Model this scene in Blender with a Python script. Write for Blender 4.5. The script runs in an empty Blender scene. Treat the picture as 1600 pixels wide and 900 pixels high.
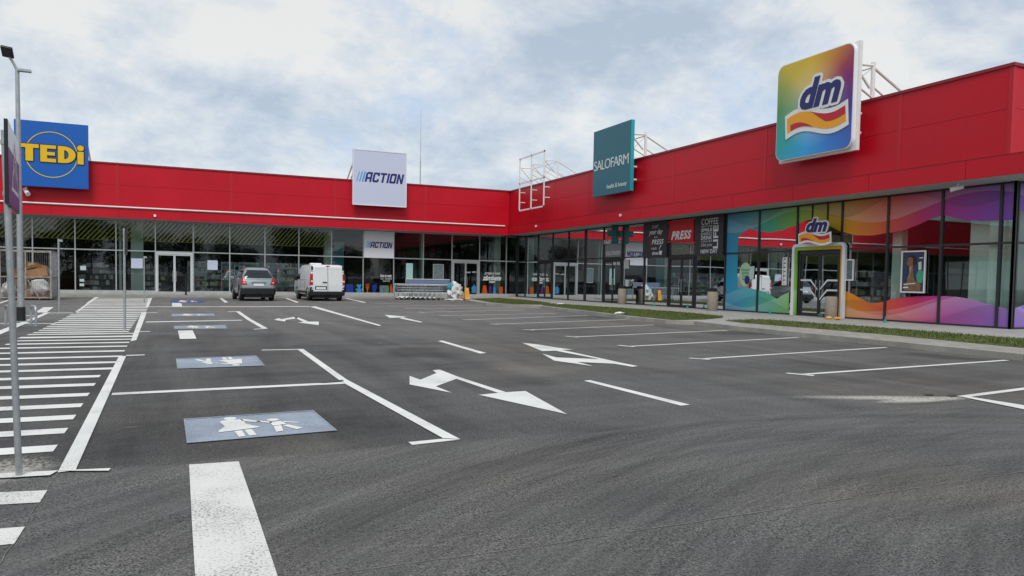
import bpy, bmesh, math, random
import numpy as np
from mathutils import Vector, Matrix
random.seed(7)
rnd = random.Random(11)
sc = bpy.context.scene
COL = sc.collection

# ------------------------------------------------------------------ camera
FPX, CYP = 1158.96, 488.76
YAW, PITCH, ROLL = 0.419786, -0.0438833, -0.01724976
CAMH = 1.4
_f = np.array([math.sin(YAW)*math.cos(PITCH), math.cos(YAW)*math.cos(PITCH), math.sin(PITCH)])
_r = np.array([math.cos(YAW), -math.sin(YAW), 0.0]); _d = np.cross(_f, _r)
_r2 = _r*math.cos(ROLL)+_d*math.sin(ROLL); _d2 = -_r*math.sin(ROLL)+_d*math.cos(ROLL)
CM = np.array([_r2, _d2, _f])
cd = bpy.data.cameras.new('camera'); cam = bpy.data.objects.new('camera', cd); COL.objects.link(cam)
cd.sensor_width = 36; cd.lens = FPX/1600*36; cd.shift_y = (CYP-450)/1600
cd.clip_start = 0.1; cd.clip_end = 3000
cam.matrix_world = Matrix([[_r2[0], -_d2[0], -_f[0], 0], [_r2[1], -_d2[1], -_f[1], 0], [_r2[2], -_d2[2], -_f[2], CAMH], [0, 0, 0, 1]])
sc.camera = cam

# ------------------------------------------------------------------ world and sun
SUN_EL, SUN_AZ = math.radians(52), math.radians(205)      # azimuth clockwise from +Y
w = bpy.data.worlds.new('World'); sc.world = w; w.use_nodes = True
nt = w.node_tree; nt.nodes.clear()
def N(t, **k):
    n = nt.nodes.new(t)
    for a, b in k.items():
        if a.startswith('_'): setattr(n, a[1:], b)
        else: n.inputs[a].default_value = b
    return n
def LK(a, b): nt.links.new(a, b)
def ramp(n, stops, interp='LINEAR'):
    cr = n.color_ramp; cr.interpolation = interp
    while len(cr.elements) < len(stops): cr.elements.new(0.5)
    for e, (p, c) in zip(cr.elements, stops):
        e.position = p; e.color = (*c, 1) if len(c) == 3 else c
def M_(op, a=None, b=None):
    n = nt.nodes.new('ShaderNodeMath'); n.operation = op
    for i, v in enumerate((a, b)):
        if v is None: continue
        if isinstance(v, (int, float)): n.inputs[i].default_value = v
        else: LK(v, n.inputs[i])
    return n.outputs[0]
sky = N('ShaderNodeTexSky', _sky_type='NISHITA', _sun_disc=False, _sun_elevation=SUN_EL, _sun_rotation=SUN_AZ)
tc = N('ShaderNodeTexCoord'); sx = N('ShaderNodeSeparateXYZ'); LK(tc.outputs['Generated'], sx.inputs[0])
zz = M_('ADD', M_('MAXIMUM', sx.outputs[2], 0.0), 0.42)
cx = N('ShaderNodeCombineXYZ'); LK(M_('DIVIDE', sx.outputs[0], zz), cx.inputs[0]); LK(M_('DIVIDE', sx.outputs[1], zz), cx.inputs[1])
n1 = N('ShaderNodeTexNoise', Scale=2.0, Detail=13.0, Roughness=0.66, Distortion=0.2); LK(cx.outputs[0], n1.inputs['Vector'])
mp = N('ShaderNodeMapping'); mp.inputs['Location'].default_value = (5.2, 3.1, 1.7); LK(cx.outputs[0], mp.inputs[0])
n2 = N('ShaderNodeTexNoise', Scale=1.9, Detail=14.0, Roughness=0.62, Distortion=0.3); LK(mp.outputs[0], n2.inputs['Vector'])
n3 = N('ShaderNodeTexNoise', Scale=0.55, Detail=4.0, Roughness=0.5); LK(mp.outputs[0], n3.inputs['Vector'])
# cloud tone: grey bases to white tops
ct = N('ShaderNodeValToRGB'); ramp(ct, [(0.42, (3.5, 4.05, 4.75)), (0.475, (4.4, 4.85, 5.35)), (0.52, (5.3, 5.6, 5.8)), (0.575, (6.4, 6.35, 6.05))]); n4 = N('ShaderNodeTexNoise', Scale=4.2, Detail=14.0, Roughness=0.66, Distortion=0.25); LK(mp.outputs[0], n4.inputs['Vector'])
LK(M_('ADD', M_('MULTIPLY', n2.outputs[0], 0.58), M_('MULTIPLY', n4.outputs[0], 0.42)), ct.inputs[0])
ga = N('ShaderNodeValToRGB'); ramp(ga, [(0.40, (0, 0, 0)), (0.60, (1, 1, 1))])
# thinner cloud (blue showing) towards the right of the picture
tx = M_('ADD', M_('MULTIPLY', sx.outputs[0], 0.10), -0.05)
LK(M_('ADD', M_('ADD', n1.outputs[0], 0.09), M_('MULTIPLY', tx, -1.0)), ga.inputs[0])
gap = N('ShaderNodeMixRGB'); gap.inputs[1].default_value = (3.3, 4.4, 6.1, 1)
LK(ga.outputs[0], gap.inputs[0]); LK(ct.outputs[0], gap.inputs[2])
mixn = N('ShaderNodeMixRGB'); mixn.inputs[0].default_value = 0.85
LK(sky.outputs[0], mixn.inputs[1]); LK(gap.outputs[0], mixn.inputs[2])
bg = N('ShaderNodeBackground', Strength=0.10); LK(mixn.outputs[0], bg.inputs[0])
wo = N('ShaderNodeOutputWorld'); LK(bg.outputs[0], wo.inputs[0])
sl = bpy.data.lights.new('sun', 'SUN'); sl.energy = 1.5; sl.angle = math.radians(28); sl.color = (1, .96, .9)
so = bpy.data.objects.new('sun', sl); COL.objects.link(so)
sd = Vector((math.sin(SUN_AZ)*math.cos(SUN_EL), math.cos(SUN_AZ)*math.cos(SUN_EL), math.sin(SUN_EL)))
so.rotation_euler = sd.to_track_quat('Z', 'Y').to_euler()
sc.view_settings.view_transform = 'Standard'; sc.view_settings.look = 'None'
sc.view_settings.exposure = 0.50; sc.view_settings.gamma = 1.0; sc.view_settings.use_curve_mapping = False
sc.cycles.max_bounces = 7; sc.cycles.transparent_max_bounces = 24; sc.cycles.glossy_bounces = 4
sc.cycles.caustics_reflective = False; sc.cycles.caustics_refractive = False; sc.cycles.use_denoising = True

# ------------------------------------------------------------------ surveying: a line of sight met with a real plane
C0 = np.array([0, 0, CAMH])
def ray(x, y): return CM.T @ np.array([(x-800)/FPX, (y-CYP)/FPX, 1.0])
def G(x, y, z=0.0):
    d = ray(x, y); p = C0+d*((z-CAMH)/d[2]); return (float(p[0]), float(p[1]))
def PX(x, y, X): d = ray(x, y); p = C0+d*X/d[0]; return (float(p[1]), float(p[2]))   # on plane x=X -> (y, z)
def PY(x, y, Y): d = ray(x, y); p = C0+d*Y/d[1]; return (float(p[0]), float(p[2]))   # on plane y=Y -> (x, z)

# ------------------------------------------------------------------ materials
def mat(name, col, rough=0.6, metal=0.0, var=0.0, vscale=3.0, bump=0.0, bscale=40.0, spec=0.5, coat=0.0, alpha=1.0):
    global nt
    m = bpy.data.materials.new(name); m.use_nodes = True; nt = m.node_tree
    b = nt.nodes['Principled BSDF']
    b.inputs['Base Color'].default_value = (*col, 1); b.inputs['Roughness'].default_value = rough
    b.inputs['Metallic'].default_value = metal; b.inputs['Specular IOR Level'].default_value = spec
    b.inputs['Coat Weight'].default_value = coat; b.inputs['Alpha'].default_value = alpha
    t = N('ShaderNodeTexCoord')
    if var > 0:
        n = N('ShaderNodeTexNoise', Scale=vscale, Detail=6.0, Roughness=0.6); LK(t.outputs['Object'], n.inputs['Vector'])
        r = N('ShaderNodeValToRGB')
        ramp(r, [(0.3, tuple(c*(1-var) for c in col)), (0.7, tuple(min(1, c*(1+var)) for c in col))]); LK(n.outputs[0], r.inputs[0])
        LK(r.outputs[0], b.inputs['Base Color'])
        LK(M_('ADD', M_('MULTIPLY', n.outputs[0], 0.25), max(0.02, rough-0.12)), b.inputs['Roughness'])
    if bump > 0:
        n = N('ShaderNodeTexNoise', Scale=bscale, Detail=4.0); LK(t.outputs['Object'], n.inputs['Vector'])
        bp = N('ShaderNodeBump', Strength=bump, Distance=0.01); LK(n.outputs[0], bp.inputs['Height']); LK(bp.outputs[0], b.inputs['Normal'])
    return m

MT = {}
RED = (0.52, 0.005, 0.018)
MT['red'] = mat('red cladding', RED, 0.42, spec=0.3, var=0.07, vscale=0.35, bump=0.05, bscale=0.9)
MT['red_dark'] = mat('red trim', (0.24, 0.004, 0.012), 0.4, var=0.1)
MT['red_seam'] = mat('red seam', (0.13, 0.004, 0.01), 0.6)
MT['red_light'] = mat('red batten', (0.50, 0.014, 0.026), 0.42, spec=0.3)
MT['soffit'] = mat('soffit grey', (0.42, 0.44, 0.43), 0.6, var=0.05)
MT['white'] = mat('white paint', (0.78, 0.78, 0.76), 0.4, var=0.04)
MT['offwhite'] = mat('white vinyl', (0.80, 0.82, 0.86), 0.35)
MT['alu'] = mat('aluminium frame', (0.50, 0.52, 0.53), 0.38, metal=0.55, var=0.05)
MT['dark'] = mat('anthracite frame', (0.022, 0.026, 0.030), 0.4)
MT['black'] = mat('black plastic', (0.012, 0.012, 0.013), 0.45)
MT['rubber'] = mat('tyre rubber', (0.018, 0.018, 0.018), 0.8, bump=0.2)
MT['galv'] = mat('galvanised steel', (0.42, 0.45, 0.46), 0.45, metal=0.6, var=0.14, vscale=9, bump=0.1)
MT['steel'] = mat('wire steel', (0.46, 0.49, 0.50), 0.35, metal=0.7)
MT['concrete'] = mat('pale concrete', (0.36, 0.35, 0.32), 0.85, var=0.16, vscale=2.2, bump=0.2)
MT['aggregate'] = mat('exposed aggregate', (0.30, 0.26, 0.21), 0.9, var=0.45, vscale=38, bump=0.6, bscale=60)
MT['plinth'] = mat('plinth grey', (0.40, 0.42, 0.41), 0.7, var=0.12)
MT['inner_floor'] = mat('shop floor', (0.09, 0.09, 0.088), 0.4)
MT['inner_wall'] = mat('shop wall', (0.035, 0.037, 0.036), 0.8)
MT['inner_pale'] = mat('pale green column', (0.60, 0.74, 0.66), 0.7, var=0.05)
MT['card'] = mat('cardboard', (0.36, 0.20, 0.095), 0.85, var=0.22, vscale=4)
MT['card2'] = mat('dark cardboard', (0.24, 0.125, 0.06), 0.85, var=0.22, vscale=4)
MT['plastic_bag'] = mat('clear plastic wrap', (0.62, 0.63, 0.62), 0.25, var=0.25, vscale=6, bump=0.6, bscale=14)
MT['blue_bag'] = mat('blue wrap', (0.05, 0.30, 0.42), 0.35, var=0.3)
MT['tedi_blue'] = mat('royal blue sign', (0.0, 0.105, 0.46), 0.4, var=0.04)
MT['yellow'] = mat('sign yellow', (0.80, 0.50, 0.0), 0.45)
MT['ringy'] = mat('ring yellow', (0.55, 0.52, 0.20), 0.45)
MT['outline'] = mat('outline navy', (0.006, 0.018, 0.06), 0.5)
MT['navy'] = mat('navy letters', (0.012, 0.016, 0.16), 0.45)
MT['slash'] = mat('slash blue', (0.05, 0.36, 0.75), 0.45)
MT['lav'] = mat('pale sign face', (0.58, 0.62, 0.78), 0.4)
MT['teal'] = mat('teal sign', (0.008, 0.125, 0.17), 0.4, var=0.03)
MT['teal_side'] = mat('teal sign edge', (0.0, 0.36, 0.42), 0.4)
MT['lettergrey'] = mat('pale letters', (0.68, 0.72, 0.72), 0.5)
MT['charcoal'] = mat('charcoal panel', (0.030, 0.028, 0.034), 0.6)
MT['signred'] = mat('sign red', (0.55, 0.006, 0.015), 0.45)
MT['orange'] = mat('vinyl orange', (0.48, 0.09, 0.01), 0.3)
MT['vblue'] = mat('vinyl deep blue', (0.008, 0.035, 0.24), 0.3)
MT['vsky'] = mat('vinyl sky blue', (0.03, 0.24, 0.50), 0.3)
MT['vpurple'] = mat('vinyl purple', (0.07, 0.01, 0.16), 0.5)
MT['olive'] = mat('olive vinyl', (0.13, 0.14, 0.06), 0.6)
MT['lime'] = mat('lime stripe film', (0.15, 0.17, 0.035), 0.05, spec=1.0)
MT['purple'] = mat('sign purple', (0.14, 0.012, 0.20), 0.45)
MT['dmnavy'] = mat('logo navy', (0.010, 0.014, 0.13), 0.45)
MT['dmred'] = mat('ribbon red', (0.50, 0.01, 0.03), 0.45)
MT['dmorange'] = mat('ribbon orange', (0.85, 0.36, 0.01), 0.45)
MT['skin'] = mat('poster skin', (0.24, 0.11, 0.06), 0.6, var=0.3, vscale=8)
MT['hair'] = mat('poster hair', (0.02, 0.012, 0.01), 0.6)
MT['posterblue'] = mat('poster blue', (0.025, 0.04, 0.09), 0.5, var=0.4, vscale=3)
MT['postergreen'] = mat('poster green', (0.05, 0.36, 0.20), 0.5)
MT['crossteal'] = mat('cross teal', (0.005, 0.10, 0.11), 0.3)
MT['crosscell'] = mat('cross cell', (0.01, 0.26, 0.24), 0.3)
MT['paleprint'] = mat('pale print', (0.50, 0.62, 0.60), 0.5, var=0.1, vscale=9)
MT['sticker'] = mat('sticker green', (0.42, 0.60, 0.36), 0.5)
MT['greenbag'] = mat('green plastic', (0.01, 0.26, 0.18), 0.5)
MT['amber'] = mat('amber plastic', (0.75, 0.36, 0.06), 0.55, var=0.2)
MT['silver'] = mat('silver car paint', (0.33, 0.38, 0.39), 0.3, metal=0.6, coat=0.6)
MT['vanwhite'] = mat('van paint', (0.74, 0.76, 0.76), 0.3, coat=0.5, var=0.03)
MT['carglass'] = mat('car glass', (0.008, 0.009, 0.011), 0.06, spec=0.8)
MT['taillight'] = mat('tail light', (0.42, 0.006, 0.012), 0.2, coat=0.5)
MT['lens'] = mat('clear lens', (0.75, 0.74, 0.72), 0.2)
MT['rim'] = mat('alloy rim', (0.35, 0.36, 0.37), 0.35, metal=0.7)
MT['bark'] = mat('bark', (0.07, 0.05, 0.035), 0.9, bump=0.5)
MT['ledlens'] = mat('lamp lens', (0.05, 0.055, 0.06), 0.2)
GOODS = [mat('goods %s' % n, c, 0.6) for n, c in [('white', (.62, .62, .58)), ('blue', (.12, .25, .42)), ('beige', (.45, .38, .26)), ('grey', (.3, .32, .33)), ('rose', (.45, .16, .16)), ('green', (.18, .35, .20)), ('dark', (.06, .06, .07)), ('lime', (.35, .62, .05))]]

# glass: see-through with a real share of reflection
def glass_mat(name, tint, base):
    global nt
    m = bpy.data.materials.new(name); m.use_nodes = True; nt = m.node_tree; nt.nodes.clear()
    tr = N('ShaderNodeBsdfTransparent'); tr.inputs[0].default_value = (*tint, 1)
    gl = N('ShaderNodeBsdfGlossy', Roughness=0.015); gl.inputs[0].default_value = (.78, .83, .86, 1)
    t = N('ShaderNodeTexCoord'); n = N('ShaderNodeTexNoise', Scale=0.45, Detail=1.0); LK(t.outputs['Object'], n.inputs['Vector'])
    bp = N('ShaderNodeBump', Strength=0.12, Distance=0.02); LK(n.outputs[0], bp.inputs['Height']); LK(bp.outputs[0], gl.inputs['Normal'])
    fr = N('ShaderNodeFresnel', IOR=1.5)
    mx = N('ShaderNodeMixShader'); LK(M_('ADD', M_('MULTIPLY', fr.outputs[0], 0.95), base), mx.inputs[0])
    LK(tr.outputs[0], mx.inputs[1]); LK(gl.outputs[0], mx.inputs[2])
    o = N('ShaderNodeOutputMaterial'); LK(mx.outputs[0], o.inputs[0]); return m
MT['glass'] = glass_mat('shop glass', (0.80, 0.88, 0.85), 0.035)

# asphalt
def asphalt():
    global nt
    m = bpy.data.materials.new('asphalt'); m.use_nodes = True; nt = m.node_tree
    b = nt.nodes['Principled BSDF']
    t = N('ShaderNodeTexCoord'); P = t.outputs['Object']; s = N('ShaderNodeSeparateXYZ'); LK(P, s.inputs[0])
    X, Y = s.outputs[0], s.outputs[1]
    def noise(vec, scale, det=5.0, rough=0.6, dist=0.0):
        n = N('ShaderNodeTexNoise', Scale=scale, Detail=det, Roughness=rough, Distortion=dist); LK(vec, n.inputs['Vector']); return n.outputs[0]
    def comb(a, b_, c=0.0):
        n = N('ShaderNodeCombineXYZ'); LK(a, n.inputs[0]); LK(b_, n.inputs[1])
        if not isinstance(c, float): LK(c, n.inputs[2])
        return n.outputs[0]
    def sm(v, a, b_):
        n = N('ShaderNodeMapRange', _interpolation_type='SMOOTHSTEP'); n.inputs[1].default_value = a; n.inputs[2].default_value = b_; LK(v, n.inputs[0]); return n.outputs[0]
    # wheel-polished arcs: noise along circles round a point where cars turn in
    def polar(cx_, cy_, k, ka):
        dx, dy = M_('SUBTRACT', X, cx_), M_('SUBTRACT', Y, cy_)
        r = M_('SQRT', M_('ADD', M_('MULTIPLY', dx, dx), M_('MULTIPLY', dy, dy))); a = M_('ARCTAN2', dy, dx)
        return noise(comb(M_('MULTIPLY', r, k), M_('MULTIPLY', a, ka)), 1.0, 6.0, 0.65, 0.2), r
    p1, r1 = polar(5.2, -1.2, 4.2, 1.6); p2, r2 = polar(5.2, -1.2, 1.1, 0.5); p3, r3 = polar(9.5, -6.0, 3.0, 2.0); p4, r4 = polar(5.2, -1.2, 15.0, 1.1); p5, r5 = polar(8.5, -4.0, 11.0, 1.3)
    lane = noise(comb(M_('MULTIPLY', X, 1.1), M_('MULTIPLY', Y, 0.13)), 1.0, 6.0, 0.65, 0.4)       # along the lanes
    cross = noise(comb(M_('MULTIPLY', X, 0.16), M_('MULTIPLY', Y, 0.8)), 1.0, 6.0, 0.65, 0.5)
    big = noise(P, 0.12, 4.0); mid = noise(P, 0.9, 5.0, 0.6); grit = noise(P, 75.0, 2.0, 0.8); grit2 = noise(P, 28.0, 4.0, 0.7)
    near = M_('SUBTRACT', 1.0, sm(M_('ADD', Y, M_('MULTIPLY', mid, 0.08)), 6.0, 6.12))
    v = M_('ADD', 0.094, M_('MULTIPLY', M_('SUBTRACT', big, 0.5), 0.045))
    v = M_('ADD', v, M_('MULTIPLY', M_('SUBTRACT', mid, 0.5), 0.055))
    v = M_('ADD', v, M_('MULTIPLY', M_('MULTIPLY', M_('SUBTRACT', lane, 0.5), 0.15), M_('SUBTRACT', 1.0, near)))
    v = M_('ADD', v, M_('MULTIPLY', M_('SUBTRACT', cross, 0.5), 0.12))
    v = M_('ADD', v, M_('MULTIPLY', M_('ADD', M_('MULTIPLY', M_('SUBTRACT', p1, 0.5), 0.10), M_('ADD', M_('ADD', M_('MULTIPLY', M_('SUBTRACT', p2, 0.5), 0.08), M_('MULTIPLY', M_('SUBTRACT', p3, 0.5), 0.08)), M_('ADD', M_('MULTIPLY', M_('SUBTRACT', p4, 0.5), 0.065), M_('MULTIPLY', M_('SUBTRACT', p5, 0.5), 0.055)))), M_('ADD', 0.30, M_('MULTIPLY', near, 0.70))))
    # newer, darker asphalt of the family bays
    bays = M_('MULTIPLY', M_('MULTIPLY', sm(Y, 5.9, 6.05), M_('SUBTRACT', 1.0, sm(Y, 16.0, 27.0))), M_('SUBTRACT', 1.0, sm(M_('ADD', X, M_('MULTIPLY', big, 2.0)), 2.5, 6.5)))
    v = M_('SUBTRACT', v, M_('MULTIPLY', bays, 0.028))
    v = M_('ADD', v, M_('MULTIPLY', sm(Y, 9.0, 34.0), 0.045))                                       # paler towards the far part
    # dark rubber scuffs
    sc_ = sm(noise(comb(M_('MULTIPLY', X, 0.55), M_('MULTIPLY', Y, 1.6)), 1.0, 4.0, 0.55, 0.8), 0.60, 0.74)
    v = M_('SUBTRACT', v, M_('MULTIPLY', sc_, 0.016))
    rough_ = sm(noise(P, 1.7, 5.0, 0.6), .35, .68)
    g = M_('MULTIPLY', M_('ADD', M_('MULTIPLY', M_('SUBTRACT', grit, 0.5), 4.6), M_('MULTIPLY', M_('SUBTRACT', grit2, 0.5), 2.2)), M_('ADD', .65, M_('MULTIPLY', rough_, .7)))
    v = M_('MULTIPLY', M_('MAXIMUM', v, 0.018), M_('MAXIMUM', M_('ADD', 1.0, g), 0.15))
    def blob(px0, px1, wy, edge=.5):
        a, b = Vector(G(*px0)), Vector(G(*px1)); c = (a+b)/2; d = (b-a); L = d.length/2; d.normalize()
        dx, dy = M_('SUBTRACT', X, c.x), M_('SUBTRACT', Y, c.y)
        u = M_('DIVIDE', M_('ADD', M_('MULTIPLY', dx, d.x), M_('MULTIPLY', dy, d.y)), L); w_ = M_('DIVIDE', M_('SUBTRACT', M_('MULTIPLY', dy, d.x), M_('MULTIPLY', dx, d.y)), wy)
        r = M_('ADD', M_('SQRT', M_('ADD', M_('MULTIPLY', u, u), M_('MULTIPLY', w_, w_))), M_('MULTIPLY', M_('SUBTRACT', mid, .5), 1.6))
        return M_('SUBTRACT', 1.0, sm(r, edge, 1.15))
    for q0, q1, wy in (((1400, 549), (1520, 563), .5), ((1090, 520), (1210, 520), 1.0), ((1330, 536), (1450, 548), .35), ((870, 497), (960, 495), 2.0), ((620, 540), (680, 560), .7)):
        v = M_('MULTIPLY', v, M_('SUBTRACT', 1.0, M_('MULTIPLY', blob(q0, q1, wy), .38)))
    tanb = M_('ADD', blob((745, 571), (905, 580), .6), blob((815, 546), (860, 548), .5))
    v = M_('ADD', v, M_('MULTIPLY', tanb, .018))
    # pale dusty spots
    spot = sm(noise(comb(M_('MULTIPLY', X, 1.3), M_('MULTIPLY', Y, 3.2)), 1.3, 3.0, 0.5), 0.715, 0.78)
    v = M_('ADD', v, M_('MULTIPLY', spot, 0.07))
    dust = sm(noise(P, 0.22, 3.0, 0.5), 0.45, 0.72)
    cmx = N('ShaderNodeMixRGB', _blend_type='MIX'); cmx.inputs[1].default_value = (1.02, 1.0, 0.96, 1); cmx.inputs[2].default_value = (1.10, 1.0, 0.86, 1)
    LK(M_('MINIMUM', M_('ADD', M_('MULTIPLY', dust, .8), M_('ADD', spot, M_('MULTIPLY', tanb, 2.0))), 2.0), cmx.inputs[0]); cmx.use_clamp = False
    mul = N('ShaderNodeVectorMath', _operation='SCALE'); LK(cmx.outputs[0], mul.inputs[0]); LK(v, mul.inputs['Scale'])
    sp = M_('MINIMUM', M_('ADD', blob((1235, 620), (1515, 622), .20, .2), M_('ADD', blob((1375, 628), (1512, 621), .17, .3), M_('MULTIPLY', blob((-80, 736), (84, 732), .42, .5), .8))), 1.0)
    sp = M_('MULTIPLY', sp, sm(M_('ADD', M_('MULTIPLY', grit2, .6), M_('MULTIPLY', cross, .4)), .40, .52))
    cm = N('ShaderNodeMixRGB'); cm.inputs[2].default_value = (.50, .47, .41, 1); LK(M_('MULTIPLY', sp, .95), cm.inputs[0]); LK(mul.outputs[0], cm.inputs[1])
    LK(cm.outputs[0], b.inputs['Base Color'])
    b.inputs['Roughness'].default_value = 0.82; b.inputs['Specular IOR Level'].default_value = 0.35
    bp = N('ShaderNodeBump', Strength=0.6, Distance=0.006); LK(grit, bp.inputs['Height']); LK(bp.outputs[0], b.inputs['Normal'])
    return m
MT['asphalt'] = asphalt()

def worn(name, col, under=(0.07, 0.07, 0.07), lo=0.30, hi=0.42, rough=0.6):
    global nt
    m = bpy.data.materials.new(name); m.use_nodes = True; nt = m.node_tree; b = nt.nodes['Principled BSDF']
    t = N('ShaderNodeTexCoord'); P = t.outputs['Object']
    a = N('ShaderNodeTexNoise', Scale=60.0, Detail=4.0, Roughness=0.7); LK(P, a.inputs['Vector'])
    c = N('ShaderNodeTexNoise', Scale=1.2, Detail=6.0, Roughness=0.65); LK(P, c.inputs['Vector'])
    k = M_('ADD', M_('MULTIPLY', a.outputs[0], 0.65), M_('MULTIPLY', c.outputs[0], 0.35))
    mr = N('ShaderNodeMapRange'); mr.inputs[1].default_value = lo; mr.inputs[2].default_value = hi; LK(k, mr.inputs[0])
    tone = N('ShaderNodeMixRGB'); tone.inputs[1].default_value = (*[x*0.70 for x in col], 1); tone.inputs[2].default_value = (*col, 1); LK(c.outputs[0], tone.inputs[0])
    mx = N('ShaderNodeMixRGB'); mx.inputs[1].default_value = (*under, 1); LK(mr.outputs[0], mx.inputs[0]); LK(tone.outputs[0], mx.inputs[2])
    LK(mx.outputs[0], b.inputs['Base Color']); b.inputs['Roughness'].default_value = rough; b.inputs['Specular IOR Level'].default_value = 0.3
    return m
MT['line'] = worn('road paint', (0.85, 0.85, 0.81), lo=.34, hi=.46)
MT['line_old'] = worn('worn road paint', (0.80, 0.79, 0.75), lo=0.37, hi=0.48)
MT['line_thin'] = worn('thin road paint', (0.50, 0.49, 0.46), lo=0.33, hi=0.50)
MT['bluepaint'] = worn('pale blue paint', (0.42, 0.49, 0.58), (0.16, 0.19, 0.23), lo=0.38, hi=0.60)
MT['deepblue'] = worn('deep blue paint', (0.05, 0.12, 0.36))
MT['smear'] = worn('cement spill', (0.46, 0.43, 0.37), lo=0.42, hi=0.52)
MT['tan'] = worn('sandy stain', (0.17, 0.145, 0.105), (0.085, 0.083, 0.08), lo=0.40, hi=0.62)
MT['scuff'] = worn('dark stain', (0.035, 0.035, 0.036), (0.085, 0.083, 0.08), lo=0.36, hi=0.6)

def pavers(name, c1, c2, mortar, scale):
    global nt
    m = bpy.data.materials.new(name); m.use_nodes = True; nt = m.node_tree; b = nt.nodes['Principled BSDF']
    t = N('ShaderNodeTexCoord')
    br = N('ShaderNodeTexBrick', Scale=scale); br.inputs['Color1'].default_value = (*c1, 1); br.inputs['Color2'].default_value = (*c2, 1); br.inputs['Mortar'].default_value = (*mortar, 1)
    br.inputs['Mortar Size'].default_value = 0.012; LK(t.outputs['Object'], br.inputs['Vector'])
    n = N('ShaderNodeTexNoise', Scale=1.6, Detail=6.0); LK(t.outputs['Object'], n.inputs['Vector'])
    mx = N('ShaderNodeMixRGB', _blend_type='MULTIPLY'); mx.inputs[0].default_value = 0.55; LK(br.outputs[0], mx.inputs[1])
    r = N('ShaderNodeValToRGB'); ramp(r, [(.3, (.7, .69, .66)), (.7, (1.1, 1.1, 1.1))]); LK(n.outputs[0], r.inputs[0]); LK(r.outputs[0], mx.inputs[2])
    LK(mx.outputs[0], b.inputs['Base Color']); b.inputs['Roughness'].default_value = 0.85; return m
MT['paving'] = pavers('walkway paving', (0.33, 0.33, 0.32), (0.39, 0.385, 0.37), (0.22, 0.22, 0.21), 2.5)
MT['kerb'] = pavers('kerb stones', (0.30, 0.285, 0.255), (0.36, 0.345, 0.31), (0.14, 0.135, 0.12), 1.0)
MT['turf'] = mat('turf', (0.085, 0.10, 0.028), 0.9, var=0.35, vscale=2.5, bump=0.8, bscale=60)
def grass_mat():
    global nt
    m = bpy.data.materials.new('grass blades'); m.use_nodes = True; nt = m.node_tree; b = nt.nodes['Principled BSDF']; b.inputs['Roughness'].default_value = .75
    t = N('ShaderNodeTexCoord'); n = N('ShaderNodeTexNoise', Scale=1.1, Detail=6.0, Roughness=.7); LK(t.outputs['Object'], n.inputs['Vector'])
    r = N('ShaderNodeValToRGB'); ramp(r, [(.30, (.16, .13, .05)), (.42, (.11, .135, .028)), (.55, (.075, .115, .018)), (.7, (.045, .085, .012))]); LK(n.outputs[0], r.inputs[0]); LK(r.outputs[0], b.inputs['Base Color']); return m
MT['grass'] = grass_mat()
MT['field'] = mat('rough ground', (0.09, 0.10, 0.05), 0.95, var=0.3, vscale=0.1)
def leaf():
    global nt
    m = bpy.data.materials.new('leaves'); m.use_nodes = True; nt = m.node_tree; b = nt.nodes['Principled BSDF']
    t = N('ShaderNodeTexCoord'); n = N('ShaderNodeTexNoise', Scale=0.7, Detail=3.0); LK(t.outputs['Object'], n.inputs['Vector'])
    r = N('ShaderNodeValToRGB'); ramp(r, [(.35, (.035, .07, .012)), (.65, (.11, .15, .02))]); LK(n.outputs[0], r.inputs[0]); LK(r.outputs[0], b.inputs['Base Color'])
    b.inputs['Roughness'].default_value = 0.7; return m
MT['leaf'] = leaf()

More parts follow.
